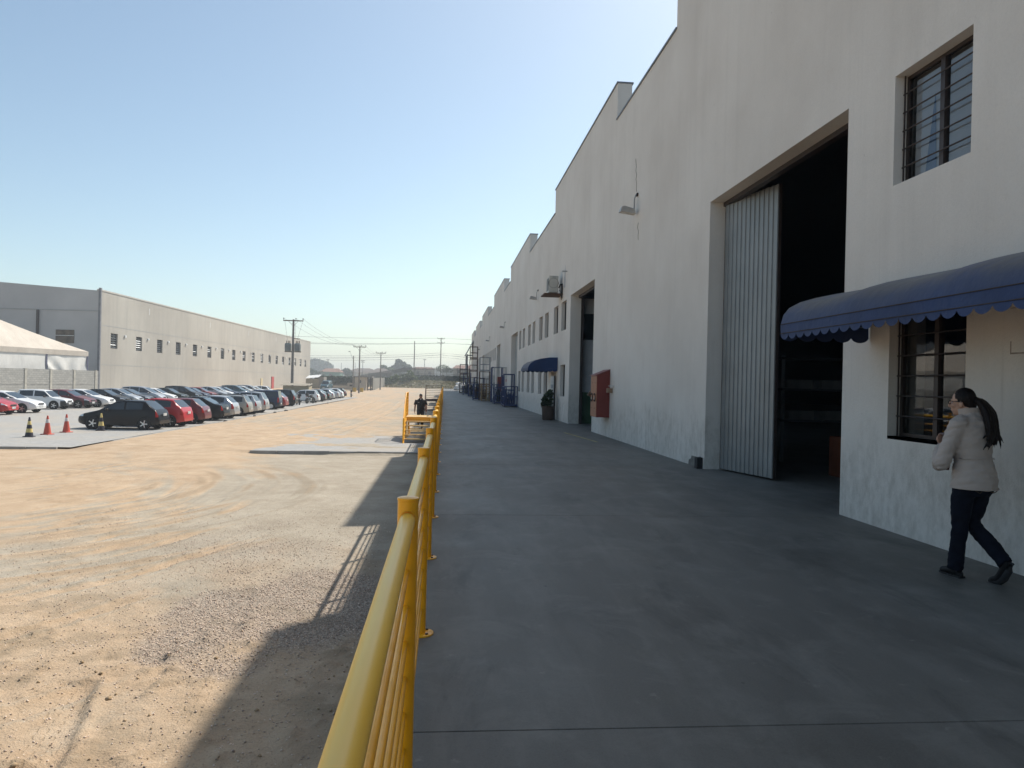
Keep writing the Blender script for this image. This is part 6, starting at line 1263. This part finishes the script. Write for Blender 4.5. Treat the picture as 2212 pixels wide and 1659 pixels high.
P = np.column_stack([RNG.uniform(-34, -21.5, 5200), 199-1.2*RNG.random(5200), RNG.uniform(.95, 2.35, 5200)+.25*np.sin(RNG.uniform(0, 9, 5200))]); o = link_mesh('hedge', leaf_mesh(P, .27, 'hedge', L_DARK)); tag(o, 'dark hedge on top of the pale wall behind the gatehouse', 'hedge')
o.location = (0, 0, 0)
# gatehouse and its walls
M_CREAM = mat('cream_wall', (.46, .41, .34), .9, var=.15, scale=.8); gh = thing('gatehouse', 'small cream gatehouse with flat roof canopy and dark window', 'building', (-18.5, 166, -.6))
MB().box((-19.7, 165, -.9), (-17.3, 168, 2.3)).build('wall', M_CREAM, gh); MB().box((-20.0, 164.7, 2.3), (-15.9, 168.3, 2.52)).build('roof', mat('canopy_grey', (.22, .21, .19), .9), gh); MB().box((-16.3, 164.9, -.7), (-16.05, 165.15, 2.3)).build('post', M_DARKMETAL, gh); MB().box((-18.75, 164.93, 1.0), (-18.3, 164.998, 1.65)).build('window', M_GLASS, gh); MB().box((-17.0, 165.5, -.7), (-16.8, 165.8, 2.3)).build('door_post', M_DARKMETAL, gh)
bwall = thing('boundary_wall', 'low pale boundary wall with small dark openings left of the gatehouse', 'wall', (-25, 170, -.6)); MB().box((-27.4, 170, -.9), (-21.9, 170.3, .35)).build('wall', M_CREAM, bwall); MB().box((-21.9, 169.9, -.9), (-19.71, 170.4, 1.0)).build('wall', M_CREAM, bwall); MB().box((-21.4, 169.84, .2), (-20.8, 169.895, .6)).build('opening', M_DARKMETAL, bwall); MB().box((-20.6, 169.8, -.9), (-20.35, 169.89, 1.4)).build('gate_post', M_DARKMETAL, bwall)
bk = thing('boundary_wall', 'long mossy wall under the dark hedge behind the gatehouse', 'wall', (-27, 200, -.3)); MB().box((-40, 199.5, -.8), (-20, 199.9, 1.1)).build('wall', mat('old_grey_wall', (.20, .19, .165), .95, var=.3), bk)
sw = thing('boundary_wall', 'sunlit grey wall running back from the gatehouse canopy', 'wall', (-15.5, 185, -.5)); MB().add([(-16.0, 168.5, -.8), (-16.2, 203, -.5), (-16.2, 203, 2.5), (-16.0, 168.5, 2.25), (-16.25, 168.5, -.8), (-16.45, 203, -.5), (-16.45, 203, 2.5), (-16.25, 168.5, 2.25)], [(0,1,2,3),(4,5,6,7),(3,2,6,7),(0,3,7,4),(1,2,6,5)]).build('wall', mat('old_grey_wall', (.2, .19, .165)), sw)
for x, l in ((-17.9, 'left yellow concrete block before the gatehouse'), (-16.5, 'right yellow concrete block before the gatehouse')): z = gz1(x, 150); single(MB().box((x-.32, 149.7, z-.1), (x+.32, 150.3, z+.82), .05), 'yellow_block', mat('yellow_block', (.55, .36, .06), .8, var=.3), l, 'barrier', (x, 150, z), 'yellow blocks at the gate')
ob = thing('outbuilding', 'small beige outbuilding beside the far corner of the grey hall', 'building', (-29, 172, -.6)); MB().box((-31.5, 172, -.9), (-28.6, 176, 1.75)).build('wall', mat('beige_render', (.30, .27, .20), .9, var=.2), ob); MB().box((-28.6, 171.9, -.9), (-27.5, 176, 2.2)).build('wall', mat('old_grey_wall', (.2, .19, .165)), ob); MB().add([(-31.6, 171.8, 1.8), (-28.6, 171.8, 2.1), (-28.6, 176, 2.75), (-31.6, 176, 2.5)], [(0, 1, 2, 3)]).build('roof', M_WHITE, ob)
tr_ = place_car('van', 'teal', -25.0, 158, 1, 'blue grey delivery van facing us behind the far parked cars', 'vehicles by the gate'); tr_.rotation_euler = (0, 0, R(-95)); tr_.location = (-25.0, 160, gz1(-25, 160)); tr_.scale = (1.15, 1.05, 1.25)
# houses
M_TILE = mat('clay_tiles', (.26, .13, .085), .9, var=.3, scale=.6); M_TILE2 = mat('old_brown_tiles', (.15, .11, .09), .9, var=.3, scale=.6)
def house(label, x0, x1, y, zb, ze, zr, wallm, roofm, hip=1.5):
    t = thing('house', label, 'house', ((x0+x1)/2, y, zb), 0, 'houses beyond the yard'); d = 8; MB().box((x0+.4, y, zb-.5), (x1-.4, y+d, ze)).build('wall', wallm, t)
    r = MB(); r.add([(x0, y-.5, ze), (x1, y-.5, ze), (x1, y+d+.5, ze), (x0, y+d+.5, ze), (x0+hip, y+d/2, zr), (x1-hip, y+d/2, zr)], [(0,1,5,4),(1,2,5),(2,3,4,5),(3,0,4),(0,1,2,3)]); r.build('roof', roofm, t)
    n = max(1, int((x1-x0)/4))
    for k in range(n): xx = x0+(x1-x0)*(k+.5)/n; MB().box((xx-.5, y-.03, ze-1.7), (xx+.5, y-.002, ze-.7)).build('window', M_GLASS, t)
house('green walled house with a red tiled roof behind the hedge', -43, -35.6, 260, 0, 4.3, 5.6, mat('green_wall', (.10, .24, .17), .9), M_TILE)
house('wide house with grey brown roof behind the gatehouse', -38, -23.5, 282, 0, 4.6, 6.3, M_CREAM, M_TILE2, 5)
house('house with steep grey roof left of the rounded tree', -26, -17.5, 252, 0, 4.3, 5.9, mat('grey_house', (.22, .22, .21), .9), M_TILE2, 3)
house('low house with red roof behind the palisade, left of the tallest pole', -11.5, -3.2, 262, 0, 6.0, 6.9, M_CREAM, M_TILE)
house('house with orange roof behind the palisade near the warehouse end', 2.6, 16, 262, 0, 6.7, 7.9, M_CREAM, M_TILE)
house('white walled house just left of the low red roof', -14.5, -11.0, 300, 0, 6.4, 7.3, M_WHITE, M_TILE2)
# the houses, trees and posts beyond the road stand further off
EYEV = Vector((0, 0, EYE))
for o in list(bpy.data.objects):
    if o.parent is None and (o.get('category') in ('house', 'tree', 'utility pole')) and o.location.y > 240:
        k = 1.9 if o.location.y > 320 else 1.45
        o.location = EYEV+(Vector(o.location)-EYEV)*k; o.scale = (k,)*3
# low wooded hills on the horizon
hx = np.linspace(-1200, 900, 120); H = 13+16*fbm(hx, hx*0, .006, 51); V = np.concatenate([np.stack([hx, np.full(120, 1150.), np.full(120, -2.)], 1), np.stack([hx, np.full(120, 1190.), H*.7], 1), np.stack([hx, np.full(120, 1300.), H], 1)]); ii = np.arange(119)
F = np.concatenate([np.stack([ii, ii+1, ii+121, ii+120], 1), np.stack([ii+120, ii+121, ii+241, ii+240], 1)]); o = link_mesh('hills', np_mesh('hills', V, F, mat('wooded_hill', (.04, .055, .035), 1, var=.3, scale=.05), True)); o['kind'] = 'structure'
# ---------------------------------------------------------------- haze
hz = MB().box((-1590, -1590, YARD-2.4), (1590, 1590, 34)); T = NT('haze_air'); T.t.nodes.remove(T.b); pv = T.n('ShaderNodeVolumePrincipled'); pv.inputs['Color'].default_value = (.86, .90, .93, 1); pv.inputs['Density'].default_value = .00105; pv.inputs['Anisotropy'].default_value = .25
T.l(pv.outputs[0], T.t.nodes['Material Output'].inputs['Volume']); o = hz.build('haze', T.m); tag(o, 'pale morning haze over the far houses and trees', 'haze', kind='stuff')
